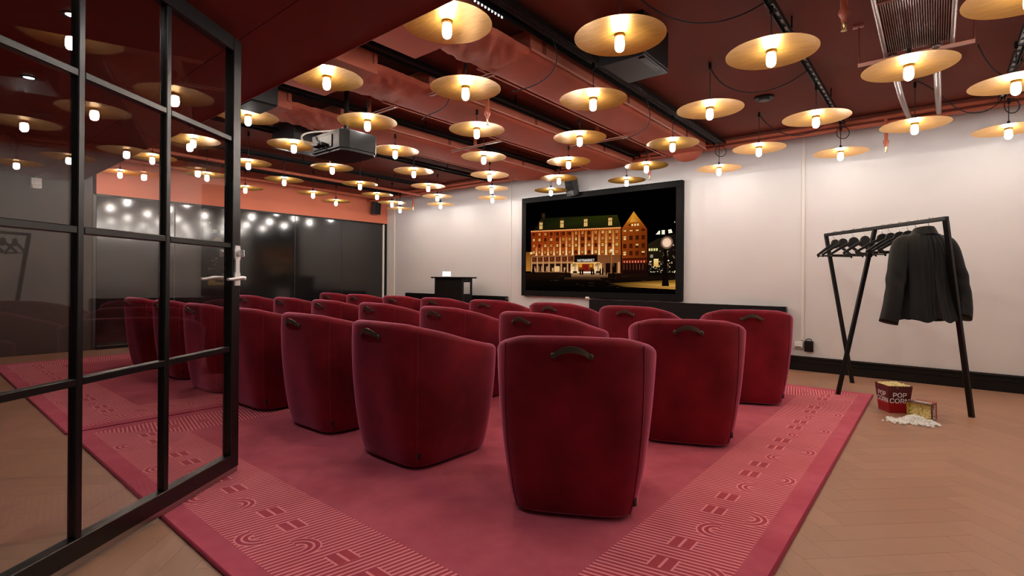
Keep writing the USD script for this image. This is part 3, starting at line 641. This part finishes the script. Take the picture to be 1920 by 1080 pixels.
for i, s in enumerate(cols_):
    for j, r0 in enumerate((.022, .085, .152, .225)):
        lit = R2.random() < .72; c = (250, 196, 110) if lit else (70, 22, 8)
        if lit and R2.random() < .5: c = (228, 150, 70)
        t0 = FT(s) + r0; hh = .036; rect(s - .010, t0, s + .010, t0 + hh, (84, 30, 10)); rect(s - .0075, t0 + .004, s - .001, t0 + hh * .45, c); rect(s + .001, t0 + .004, s + .0075, t0 + hh * .45, c)
        rect(s - .0075, t0 + hh * .52, s - .001, t0 + hh - .003, c); rect(s + .001, t0 + hh * .52, s + .0075, t0 + hh - .003, c)
        rect(s - .014, t0 + hh, s + .014, t0 + hh + .005, (120, 54, 20))
for i in range(13):
    s = (cols_[i] + cols_[i + 1]) / 2; tall = .10 if i < 4 else (.20 if i < 6 else .25)
    top = FM(s) - tall; rect(s - .006, top, s + .006, FM(s), (180, 90, 30), (255, 214, 140)); rect(s - .0035, FM(s) - tall * .55, s + .0035, FM(s) + .004, (240, 160, 70), (255, 242, 200))
    rect(s - .008, FM(s) - tall * .45 - .004, s + .008, FM(s) - tall * .45, (100, 40, 14)); rect(s - .010, FM(s) - .004, s + .010, FM(s) + .012, (255, 236, 180))
poly([(.045, FM(.045)), (.68, FM(.68)), (.681, .805), (.047, .791)], [(150, 92, 50), (120, 66, 32), (130, 84, 50), (150, 100, 60)])
for i in range(7):
    s = .052 + .046 * i; rect(s, .625, s + .034, .672, (60, 22, 14), (96, 44, 24)); rect(s + .008, .632, s + .022, .655, (130, 50, 26)); rect(s + .002, .70, s + .034, .785, (26, 10, 12), (60, 30, 24))
    rect(s - .008, .62, s - .002, .79, (196, 140, 84), (220, 180, 130)); rect(s - .006, .682, s + .046, .690, (210, 150, 90))
    for q in range(3): a = s + .004 + R2.random() * .024; rect(a, .72 + R2.random() * .03, a + .005, .782, (200, 150, 100))
rect(.225, .725, .262, .785, (236, 190, 130))
rect(.345, .70, .56, .805, (232, 176, 108), (255, 222, 170)); rect(.372, .613, .53, .683, (18, 8, 6)); rect(.368, .606, .534, .614, (90, 46, 20))
rect(.362, .690, .545, .700, (255, 206, 130)); rect(.40, .702, .505, .785, (160, 76, 26), (90, 34, 16)); rect(.43, .712, .47, .775, (120, 26, 16)); rect(.405, .705, .425, .74, (226, 150, 30)); rect(.478, .71, .498, .74, (206, 140, 40))
rect(.435, .785, .50, .815, (255, 246, 236)); rect(.35, .80, .60, .85, (176, 132, 92), (60, 36, 20)); rect(.30, .85, .55, .875, (70, 46, 26), (24, 12, 8))
for q in range(26):
    a = R2.uniform(.05, .9); b = R2.uniform(.83, .95); rect(a, b, a + R2.uniform(.01, .04), b + .003, (70, 44, 24))
for s in (.377, .535):
    rect(s - .002, .735, s + .002, .785, (60, 36, 20)); rect(s - .014, .782, s + .014, .80, (14, 8, 6))
    for q in range(7): a = math.pi * (q + .5) / 7; poly([(s, .735), (s + .022 * math.cos(a) - .003, .732 - .034 * math.sin(a)), (s + .022 * math.cos(a) + .003, .728 - .034 * math.sin(a))], (58, 54, 16))
for s, h in ((.415, .05), (.43, .045), (.492, .055), (.505, .05), (.55, .055), (.566, .06), (.59, .06), (.31, .05), (.055, .06), (.065, .05)):
    rect(s - .005, .80 - h + .02, s + .005, .80 + .02, (16, 8, 6)); rect(s - .003, .80 - h + .006, s + .003, .80 - h + .022, (30, 14, 8))
# gabled building
poly([(.685, .36), (.758, .193), (.838, .373), (.842, .81), (.689, .81)], [(150, 66, 16), (205, 120, 30), (120, 48, 10), (86, 32, 8), (124, 48, 10)])
poly([(.715, .30), (.758, .196), (.80, .30)], [(190, 118, 30), (228, 150, 44), (176, 104, 26)])
poly([(.735, .30), (.758, .22), (.782, .30)], [(236, 160, 56), (214, 140, 46), (200, 124, 36)])
for q in range(4): rect(.728 + .017 * q, .318, .738 + .017 * q, .338, (255, 222, 160) if q else (70, 26, 8))
for j, tt in enumerate((.372, .432, .512, .585)):
    for i, s in enumerate((.705, .743, .780, .816)):
        lit = R2.random() < .62; c = (255, 206, 130) if lit else (60, 20, 6); rect(s - .010, tt, s + .010, tt + (.02 if j == 0 else .044), (70, 24, 6))
        rect(s - .008, tt + .003, s - .001, tt + (.018 if j == 0 else .02), c); rect(s + .001, tt + .003, s + .008, tt + (.018 if j == 0 else .02), c)
        if j and R2.random() < .7: rect(s - .008, tt + .024, s + .008, tt + .041, c if R2.random() < .6 else (60, 20, 6))
rect(.690, .655, .842, .668, (60, 20, 8)); rect(.69, .668, .842, .81, (46, 14, 8), (24, 8, 6)); rect(.69, .672, .84, .705, (130, 34, 20), (90, 22, 14))
for q in range(8): rect(.70 + .017 * q, .682, .706 + .017 * q, .70, (255, 150, 130) if q % 3 != 1 else (250, 190, 90))
for q in range(7): rect(.70 + .019 * q, .715, .702 + .019 * q, .77, (150, 96, 60))
rect(.585, .70, .615, .80, (24, 10, 8)); rect(.628, .70, .655, .80, (22, 10, 8)); rect(.664, .69, .676, .80, (214, 150, 96))
# right hand houses
poly([(.845, .52), (.90, .475), (1, .43), (1, .80), (.845, .80)], [(36, 28, 14), (40, 32, 18), (22, 16, 12), (8, 6, 5), (10, 8, 6)])
for q in range(4): rect(.848 + .014 * q, .565, .858 + .014 * q, .59, (240, 226, 150)); 
for q in range(22): a, b = R2.uniform(.905, .99), R2.uniform(.50, .66); rect(a, b, a + .007, b + .014, R2.choice([(200, 170, 130), (120, 100, 80), (60, 46, 34)]))
for q in range(130):
    a, b = R2.uniform(.846, .993), R2.uniform(.672, .825); rect(a, b, a + R2.uniform(.003, .009), b + R2.uniform(.004, .012), R2.choice([(255, 240, 200), (236, 190, 110), (150, 130, 110), (90, 74, 60), (20, 14, 10)]))
rect(.878, .665, .905, .74, (255, 226, 150), (230, 170, 80)); rect(.845, .80, 1, .86, (10, 6, 5), (22, 14, 6))
poly([(.60, .905), (1, .865), (1, .955), (.70, .94)], [(40, 24, 8), (120, 82, 26), (196, 140, 60), (70, 42, 12)])
poly([(.72, .90), (1, .895), (1, .93), (.78, .925)], [(110, 74, 22), (186, 130, 50), (220, 164, 80), (120, 80, 26)])
poly([(.938, .55), (.952, .55), (.957, .905), (.965, .925), (.925, .925), (.934, .905)], (12, 6, 6)); rect(.941, .44, .949, .56, (40, 26, 18))
poly([(.888, .435), (.905, .40), (.914, .40), (.912, .435)], (255, 250, 225)); rect(.922, .395, .94, .437, (255, 250, 220)); poly([(.957, .395), (.975, .39), (.982, .425), (.960, .43)], (255, 248, 220)); rect(.99, .32, .996, .332, (200, 190, 180))
def disc(s, t_, r, asp, c, ce=None):
    a = np.linspace(0, 2 * np.pi, 20, endpoint=False)
    for k in range(20):
        k2 = (k + 1) % 20; poly([(s, t_), (s + r * math.cos(a[k]), t_ + r * asp * math.sin(a[k])), (s + r * math.cos(a[k2]), t_ + r * asp * math.sin(a[k2]))], [c, ce or c, ce or c])
disc(.951, .515, .036, 1.75, (255, 214, 180), (60, 36, 26)); disc(.951, .515, .024, 1.75, (255, 226, 200), (255, 204, 170)); disc(.866, .64, .010, 1.75, (150, 130, 110)); disc(.625, .574, .016, 1.2, (255, 255, 230), (220, 150, 70)); disc(.045, .575, .014, 1.3, (255, 240, 180), (190, 110, 40))
rect(.622, .58, .626, .72, (170, 110, 56)); rect(.629, .735, .643, .80, (14, 6, 5)); rect(.632, .70, .640, .735, (90, 50, 24)); rect(.631, .80, .641, .905, (10, 5, 4))
for s, tt in ((.121, .269), (.281, .266), (.45, .270), (.613, .277)):
    poly([(s - .020, tt - .045), (s, tt - .07), (s + .020, tt - .045)], (50, 34, 16)); rect(s - .017, tt - .045, s + .017, tt + .045, (64, 34, 14)); rect(s - .012, tt - .036, s + .012, tt + .040, (232, 190, 110))
    rect(s - .001, tt - .036, s + .001, tt + .040, (60, 34, 14)); rect(s - .012, tt - .008, s + .012, tt - .003, (60, 34, 14))
pm = trimesh.Trimesh(np.array(pv), np.array(pf), process=False)
n_ = np.cross(pm.vertices[pm.faces[:, 1]] - pm.vertices[pm.faces[:, 0]], pm.vertices[pm.faces[:, 2]] - pm.vertices[pm.faces[:, 0]])
F_ = pm.faces.copy(); F_[n_[:, 1] > 0] = F_[n_[:, 1] > 0][:, ::-1]
pic = obj('picture', (pm.vertices, F_), 'picture', t, label='night photograph of a lit hotel front on a square')
UsdGeom.PrimvarsAPI(UsdGeom.Mesh(pic)).CreatePrimvar('picture', Sdf.ValueTypeNames.Color3fArray, 'vertex').Set(Vt.Vec3fArray.FromNumpy(np.array(pc, np.float32)))
obj('screen_backing', bx(PX0, PX1, SY + .02, WALL_Y - .01, PZ0, PZ1), 'bezel', t)
tm = meshkit.text_mesh('HAYMARKET', 0.039, .0006, bold=True); wd = tm.bounds[1, 0] - tm.bounds[0, 0]; tm.apply_scale((.31 / wd, 1, 1))
V = tm.vertices.copy(); tm.vertices = np.stack([PX0 + (PX1 - PX0) * .392 + V[:, 0], SY + .0085 - V[:, 2], PZ1 - (PZ1 - PZ0) * .680 + V[:, 1]], 1)
M['sign'] = emitter('lit_letters', (1.0, 0.94, 0.84), 0.8)
obj('sign_letters', tm, 'sign', t)

# ------------------------------------------------------------------ along the front wall
def radiator(x0, x1, label):
    t = thing('radiator', label, 'radiator', ((x0 + x1) / 2, WALL_Y, 0), 0, 'long black wall radiators')
    h = (x1 - x0) / 2
    obj('front_panel', bx(-h, h, -.118, -.108, .14, .737, .003), 'black', t)
    obj('fins', cat([bx(a, a + .004, -.108, -.045, .15, .72) for a in np.arange(-h + .02, h - .02, .03)]), 'black', t, kind='stuff')
    obj('back_panel', bx(-h, h, -.045, -.032, .14, .737, .003), 'black', t)
    obj('top_grille', cat([bx(-h, h, -.120, -.110, .735, .753), bx(-h, h, -.048, -.036, .735, .753)] + [bx(a, a + .007, -.112, -.044, .739, .751) for a in np.arange(-h + .01, h - .01, .016)]), 'black', t, kind='stuff')
    for sg in (-1, 1): obj('end_cap', bx(sg * h - .006, sg * h + .006, -.120, -.030, .14, .753, .002), 'black', t)
    for sg in (-.8, .8): obj('wall_bracket', bx(sg * h - .02, sg * h + .02, -.034, -.0005, .2, .6), 'black', t); obj('foot', bx(sg * h - .015, sg * h + .015, -.09, -.06, .0005, .14), 'black', t)
    obj('bleed_valve', tube([(h + .006, -.08, .715), (h + .022, -.08, .715)], .010, 10), 'chrome', t)
radiator(-8.516, -5.80, 'long black radiator behind the lectern')
radiator(-4.095, -1.394, 'long black radiator below the screen')
def trunking(x_, zb, zt, label, w=.030):
    t = thing('cable_trunking', label, 'cable trunking', (x_, WALL_Y, 0), 0, 'white vertical cable trunkings')
    obj('cover', bx(-w / 2, w / 2, -.018, -.0005, zb, zt, .003), 'pilaster', t); return t
trunking(-1.228, .36, CEIL - .001, 'white vertical cable trunking ending at the white socket', .034)
trunking(-5.767, .175, CEIL - .001, 'thin white vertical trunking left of the screen', .022)
t = thing('wall_socket', 'white wall socket box under the trunking', 'socket', (-1.262, WALL_Y, .262), 0)
obj('housing', bx(-.045, .045, -.045, -.0005, 0, .085, .004), 'white_plastic', t); obj('flap', rotate(bx(-.043, .043, -.055, -.045, .012, .07, .002), 0), 'white_plastic', t); obj('slot', bx(-.035, .03, -.057, -.054, .016, .024), 'black', t)
t = thing('wall_socket', 'black wall socket box beside the white one', 'socket', (-1.158, WALL_Y, .232), 0)
obj('housing', bx(-.046, .046, -.04, -.0005, 0, .125, .004), 'black', t); obj('lid', bx(-.042, .042, -.047, -.04, .005, .12, .003), 'black', t); obj('carry_loop', tube(spline([(-.03, -.02, .125), (-.026, -.02, .14), (.026, -.02, .14), (.03, -.02, .125)], 12), .004, 6), 'black', t)
t = thing('thermostat_valve', 'small white valve knob at the corner of the long radiator', 'valve', (-4.155, WALL_Y - .08, .777), 0)
obj('knob', tube([(-.03, 0, 0), (.03, 0, 0)], .018, 14), 'white_plastic', t, 40); obj('stem', tube([(.028, 0, 0), (.046, 0, -.03)], .008, 8), 'chrome', t)

t = thing('lectern', 'black lectern with an opening in its side in front of the radiator', 'lectern', (-6.64, 6.38, 0), 0)
hw, hd_ = .3475, .13
obj('front_panel', bx(-hw, hw, -hd_, -hd_ + .02, .0005, 1.065, .003), 'black_wood', t)
obj('side_panel', bx(-hw, -hw + .02, -hd_ + .02, hd_, .0005, 1.065, .003), 'black_wood', t)
for ya, yb in ((-hd_ + .02, -hd_ + .05), (hd_ - .03, hd_)): obj('post', bx(hw - .03, hw, ya, yb, .0005, 1.065, .003), 'black_wood', t)
obj('side_rail', bx(hw - .025, hw, -hd_ + .05, hd_ - .03, .995, 1.065, .003), 'black_wood', t); obj('lower_side', bx(hw - .02, hw, -hd_ + .05, hd_ - .03, .0005, .79, .003), 'black_wood', t)
obj('shelf', bx(-hw + .02, hw - .03, -hd_ + .02, hd_, .77, .79, .002), 'black_wood', t)
obj('top', bx(-hw - .05, hw + .06, -hd_ - .05, hd_ + .05, 1.065, 1.088, .004), 'black_wood', t)
t = thing('tablet_computer', 'small tablet with a bright white screen on the lectern', 'tablet', (-6.76, 6.33, 1.0885), 46)
obj('screen', rotate(bx(-.072, .072, -.004, -.001, .01, .108, .001), -28, (1, 0, 0)), 'tablet', t); obj('case', rotate(bx(-.078, .078, -.001, .008, .004, .114, .002), -28, (1, 0, 0)), 'white_plastic', t)
obj('stand', cat(bx(-.05, .05, -.02, .07, 0, .006, .002), bx(-.03, .03, .045, .055, .004, .045, .002)), 'steel', t)

# ------------------------------------------------------------------ coat rack, hangers, jacket
A_, B_ = np.array([-.903, 6.303, 1.555]), np.array([.051, 5.15, 1.555])
f1, f2, f3, f4 = np.array([-.675, 6.432, .0]), np.array([.221, 5.455, .0]), np.array([-.702, 5.624, .0145]), A_ + (B_ - A_) * 0.486
t = thing('coat_rack', 'black square-tube coat rack with slanting crossed legs', 'coat rack', (0, 0, 0))
obj('top_bar', beam(A_ - (B_ - A_) / 1.497 * .016, B_ + (B_ - A_) / 1.497 * .016, .032), 'black', t)
def leg(top, foot):
    top = top - (0, 0, .012); d = (top - foot) / np.linalg.norm(top - foot); m = beam(foot - d * .03, top, .034); return trimesh.intersections.slice_mesh_plane(m, (0, 0, 1), (0, 0, foot[2]), cap=True, engine='manifold')
for tp, ft in ((A_, f1), (B_, f2), (f4, f3)): obj('leg', leg(tp, ft), 'black', t)
obj('joint_bracket', beam(f4 + (f3 - f4) * .12 , f4 + (f3 - f4) * .17, .05), 'black', t)
bdir = (B_ - A_) / np.linalg.norm(B_ - A_); yaw = math.degrees(math.atan2(bdir[1], bdir[0])) + 90   # hangers lie across the bar
arm = Point(0, .0).buffer(.0465, 12).union(Polygon([(-.215, -.128), (-.222, -.112), (-.10, -.030), (-.048, -.004), (-.038, .022), (-.020, .038), (0, .043), (.020, .038), (.038, .022), (.048, -.004), (.10, -.030), (.222, -.112), (.215, -.128), (.10, -.058), (.03, -.022), (-.03, -.022), (-.10, -.058)]))
def hanger_parts(t):
    b = extrude(arm, .016); V = b.vertices.copy(); b.vertices = np.stack([V[:, 0], V[:, 2] - .008, V[:, 1] - .105], 1); b.invert()
    obj('arms', b, 'black_wood', t)
    obj('trouser_bar', cat(tube([(-.205, 0, -.232), (.205, 0, -.232)], .0055, 8), tube([(-.205, 0, -.225), (-.212, 0, -.245)], .008, 8), tube([(.205, 0, -.225), (.212, 0, -.245)], .008, 8)), 'black_wood', t)
    a = np.linspace(-.2, math.pi + .35, 14)
    hk = [(0, 0, -.065), (0, 0, -.045)] + [(.0, .0215 * math.cos(q) * 1.0, .0005 + .0215 * math.sin(q)) for q in a]
    hk = [(0, 0, -.068), (0, .006, -.05), (0, .024, -.035), (0, .0265, -.010), (0, .0265, .010), (0, .022, .021), (0, 0, .0225), (0, -.022, .021), (0, -.0265, .010), (0, -.0265, -.010)]
    obj('hook', tube(spline(hk, 30), .0025, 6), 'chrome', t, True)
ts = [.101, .186, .294, .400, .553, .619, .689, .752, .821, .910]
hz = None
for k, q in enumerate(ts):
    p = A_ + (B_ - A_) * q; rz = yaw + [14, 4, -3, 6, -12, 3, -8, -16, 5, 3][k]
    lab = f'empty black coat hanger, {ORD[k]} from the left on the rack' if k < 9 else 'black coat hanger inside the hanging jacket'
    if hz is None: hz = thing('coat_hanger', lab, 'hanger', tuple(p), rz, 'black coat hangers on the rack'); hanger_parts(hz)
    else: dup(hz, lab, tuple(p), rz)

def jacket():
    p = A_ + (B_ - A_) * .910
    t = thing('suit_jacket', 'black suit jacket hung by its shoulders on the coat rack', 'jacket', (p[0] - .045, p[1] - .038, p[2]), yaw + 3)
    # local x across the shoulders, -y towards the camera side (back of the jacket), z down from the bar
    ZS = lambda z: z * (1 + .10 * min(1, max(0, (-z - .15) / .5)))
    lev = [(-.078, .050, .044, 0), (-.100, .085, .056, .0), (-.118, .130, .064, 0), (-.138, .172, .072, 0), (-.165, .194, .082, 0), (-.21, .202, .092, 0), (-.28, .202, .100, .0), (-.36, .196, .102, 0), (-.44, .194, .102, 0), (-.52, .202, .108, 0), (-.60, .216, .118, 0), (-.67, .228, .130, 0), (-.71, .233, .136, 0)]
    NU = 120; th = np.linspace(0, 2 * np.pi, NU, endpoint=False); V = []
    for z, a, b, o in lev:
        q = plan(th, a, b, 2.6); k = np.clip((-z - .30) / .42, 0, 1)
        fold = .013 * k * np.sin(5 * th + 1.0) + .008 * k * np.sin(11 * th + .5) + .004 * np.sin(17 * th + z * 9)
        vent = -.020 * k * np.exp(-(np.minimum(th, 2 * np.pi - th) / .05) ** 2)
        r = np.linalg.norm(q, axis=1, keepdims=True); q = q * (1 + (fold + vent)[:, None] / np.maximum(r, .05))
        V.append(np.concatenate([q, (ZS(z) + .016 * np.sin(5 * th + 1) * k - .012 * k * np.abs(np.sin(th)))[:, None]], 1))
    inner = [v * (.955, .93, 1) + (0, 0, .004) for v in V[::-1]]; V = V + inner
    obj('body', grid_mesh(np.array(V), flip=False), 'jacket', t, 60)
    for sg in (-1, 1):
        path = [(sg * .138, .0, -.158), (sg * .185, -.004, -.190), (sg * .215, -.014, -.27), (sg * .243, -.026, -.38), (sg * .272, -.042, -.50), (sg * .308, -.058, -.62), (sg * .345, -.066, -.735)]
        if sg > 0: path = [(.138, 0, -.158), (.190, -.002, -.190), (.232, .0, -.27), (.278, .004, -.38), (.312, .0, -.50), (.312, -.02, -.60), (.282, -.045, -.70)]
        path = [(px_, py_, ZS(pz_)) for px_, py_, pz_ in path]; c = spline(path, 40); u = np.linspace(0, 1, 40)
        rr = np.interp(u, [0, .08, .2, .5, .8, 1], [.048, .064, .070, .067, .064, .066])
        m = tube(c, rr, 28); v = m.vertices; ctr = np.repeat(c, 28, 0); core = v[:len(ctr)]
        core[:] = ctr + (core - ctr) * (1.0, .86, 1.0)
        ang = np.tile(np.arange(28) * 2 * np.pi / 28, 40); uu = np.repeat(u, 28)
        cre = .0045 * np.sin(2 * ang + 26 * uu) * np.exp(-((uu - .52) / .14) ** 2) + .003 * np.sin(3 * ang + 2) * uu
        core[:] = core + (core - ctr) / .065 * cre[:, None]; m.vertices = v
        sl = obj('sleeve', m, 'jacket', t, True)
        for q in range(3):
            bq = c[-4 - 2 * q] + np.array([-.030 * sg, -.054, 0]); obj('cuff_button', tube([bq, bq + (0, -.006, 0)], .006, 8), 'rubber', sl)
    a = np.linspace(0, 2 * np.pi, 40, endpoint=False); CV = []
    for z, a1, b1 in ((-.075, .052, .044), (-.066, .060, .050), (-.060, .068, .056), (-.075, .078, .062), (-.105, .094, .070), (-.122, .100, .074)):
        q = plan(a, a1, b1, 2.3); CV.append(np.concatenate([q, np.full((40, 1), z)], 1) + np.array([[0, 0, 1]]) * (.012 * np.cos(a))[:, None] )
    obj('collar', grid_mesh(np.array(CV), flip=False), 'jacket', t, 60)
    zz = np.linspace(-.13, -.70, 30); bb = [np.interp(-z, [-l[0] for l in lev], [l[2] for l in lev]) for z in zz]
    obj('centre_seam', tube([(0.004 * math.sin(z * 20), -b - .004, z) for z, b in zip(zz, bb)], .003, 6), 'jacket', t, True)
jacket()

# ------------------------------------------------------------------ popcorn
def kernel(r):
    m = trimesh.creation.icosphere(1, 1.0); v = m.vertices; n = meshkit.noise(v * 1.6 + RNG.random(3) * 50, int(RNG.integers(999))); m.vertices = v * (.65 + .75 * n)[:, None] * r; return rotate(m, RNG.random() * 360, RNG.normal(size=3))
def carton(t, a0, a1, h):
    def frus(z0, z1, inset=0.0):
        def ringv(z): s_ = a0 + (a1 - a0) * z / h - inset; return [(-s_, -s_, z), (s_, -s_, z), (s_, s_, z), (-s_, s_, z)]
        return np.array(ringv(z0) + ringv(z1))
    quads = lambda: [(0, 1, 5), (0, 5, 4), (1, 2, 6), (1, 6, 5), (2, 3, 7), (2, 7, 6), (3, 0, 4), (3, 4, 7)]
    lo = trimesh.Trimesh(frus(0, h * .42), quads() + [(0, 2, 1), (0, 3, 2)], process=False); up = trimesh.Trimesh(frus(h * .42, h), quads(), process=False)
    obj('lower_band', lo, 'box_red', t); obj('upper_band', up, 'box_dark', t)
    inn = trimesh.Trimesh(frus(.004, h, .003), [q[::-1] for q in quads()] + [(0, 1, 2), (0, 2, 3)], process=False); obj('lining', inn, 'box_yellow', t)
    sc = []
    for k in range(4):
        for j in range(9):
            u = -a1 + 2 * a1 * (j + .5) / 9; q = extrude(Point(0, 0).buffer(a1 / 9 * .98, 8).intersection(sbox(-1, 0, 1, 1)), .002); V = q.vertices.copy(); q.vertices = np.stack([V[:, 0] + u, -a1 + .001 - V[:, 2], h - .001 + V[:, 1] * .7], 1); q.invert(); sc.append(rotate(q, 90 * k))
    obj('scalloped_rim', cat(sc), 'box_dark', t)
    sl = math.atan((a1 - a0) / h)
    for k in range(4):
        for word, z, hh in (('POP', h * .60, h * .17), ('CORN', h * .38, h * .17)):
            tm = meshkit.text_mesh(word, hh, .0012, bold=True); tm.apply_translation((-(tm.bounds[0, 0] + tm.bounds[1, 0]) / 2, 0, 0)); 
            V = tm.vertices.copy(); s_ = a0 + (a1 - a0) * (z + V[:, 1]) / h; tm.vertices = np.stack([V[:, 0] * 1.05, -s_ - .0004 - V[:, 2], z + V[:, 1]], 1)
            obj('printed_word', rotate(tm, 90 * k), 'box_print', t)
t = thing('popcorn_bucket', 'tall red popcorn bucket standing full on the wooden floor', 'bucket', (-.270, 5.275, .0005), 33)
carton(t, .072, .092, .216)
kk = []
for i in range(260):
    u, v = RNG.uniform(-.080, .080, 2); kk.append(move(kernel(RNG.uniform(.0085, .0125)), (u, v, .209 + .018 * (1 - max(abs(u), abs(v)) / .086) + RNG.uniform(-.004, .006))))
m = rotate(cat(kk + [bx(-.083, .083, -.083, .083, .186, .206)]), 33); m.apply_translation((-.270, 5.275, .0005))
obj('bucket_popcorn', m, 'popcorn', None, 60, label='heap of yellow popcorn filling the standing bucket', category='popcorn', kind='stuff')
cx, cy = -.052, 5.225
t = thing('popcorn_box', 'smaller popcorn box lying on its side, open end forward', 'box', (0, 0, 0), 0)
def lying(m):
    m = rotate(m, 90, (1, 0, 0)); m = rotate(m, 4, (1, 0, 0)); m.apply_translation((0, 0, 0)); return m
tmp = thing  # parts are built straight in place
a0, a1, h = .064, .081, .165
def placed(m):
    m = rotate(m, 90 + 5.5, (1, 0, 0)); m.apply_translation((0, 0, a0 + .0015)); m = rotate(m, -17, (0, 0, 1)); m.apply_translation((cx, cy, 0)); return m
_obj = obj
def obj(name, mesh, mat, parent=None, smooth=False, **kw): return _obj(name, placed(mesh), mat, parent, smooth, **kw)
carton(t, a0, a1, h)
obj = _obj
kk = []
for i in range(620):
    r = abs(RNG.normal(0, .5)); s_ = RNG.uniform(-1, 1)
    qa, qb = np.clip(RNG.normal(0, .085), -.20, .15), RNG.normal(0, .045)
    px_, py_ = -.118 + .770 * qa - .35 * qb, 4.945 + .64 * qa * .55 + .8 * qb
    d2 = (qa / .13) ** 2 + (qb / .075) ** 2
    kk.append(move(kernel(RNG.uniform(.007, .0115)), (px_, py_, .008 + max(0, 1 - d2) * RNG.uniform(0, .045))))
for k in (-.17, -.215, -.145, -.25, -.19): kk.append(move(kernel(.009), (-.118 + .770 * k, 4.945 + .35 * k - .03, .008)))
obj('spilled_popcorn', cat(kk), 'popcorn_spill', None, 60, label='white popcorn spilled on the floor in front of the lying box', category='popcorn', kind='stuff')

fill = []
for i in range(260):
    u, v = RNG.uniform(-a1 + .012, a1 - .012), RNG.uniform(-a1 + .012, a1 - .012); fill.append(placed(move(kernel(RNG.uniform(.008, .0115)), (u, v, h - .022 - .035 * (v + a1) / (2 * a1) + RNG.uniform(-.008, .006)))))
obj('box_popcorn', cat(fill + [placed(bx(-.066, .066, -.066, .066, .08, h - .045))]), 'popcorn', None, 60, label='yellow popcorn packed inside the lying box', category='popcorn', kind='stuff')

DL = [(-4.677, .575, 'second from the left, seen lower through the door'), (-3.378, .575, 'seen higher through the open door'), (-2.08, .575, 'above the door leaf'), (-.78, .575, 'over the near end of the rug'), (.52, .575, 'over the floor right of the rug')]
spot0 = None
for lx, ly, wh in DL:
    lab = f'small recessed downlight in the dark soffit, {wh}'
    if spot0 is not None: dup(spot0, lab, (lx, ly, SOF_Z)); continue
    spot0 = t = thing('downlight', lab, 'downlight', (lx, ly, SOF_Z), 0, 'recessed soffit downlights')
    obj('ring', lathe([(.028, -.0005), (.046, -.0005), (.048, -.004), (.044, -.009), (.030, -.008)][::-1], 24), 'black', t, 40)
    obj('lens', lathe([(0, -.004), (.028, -.004), (.028, -.0005), (0, -.0005)], 20), 'spot', t)
t = thing('motion_detector', 'small white motion detector high on the dark left wall', 'sensor', (LEFT_X, 1.22, 2.30), 0)
obj('housing', trimesh.convex.convex_hull(np.array([(0.0005, -.06, -.065), (0.0005, .06, -.065), (0.0005, -.06, .065), (0.0005, .06, .065), (.05, -.05, .06), (.05, .05, .06), (.045, -.05, -.02), (.045, .05, -.02), (.015, -.03, -.075), (.015, .03, -.075)])), 'white_plastic', t)
obj('lens', bx(.046, .050, -.03, .03, .0, .04, .002), 'pilaster', t)
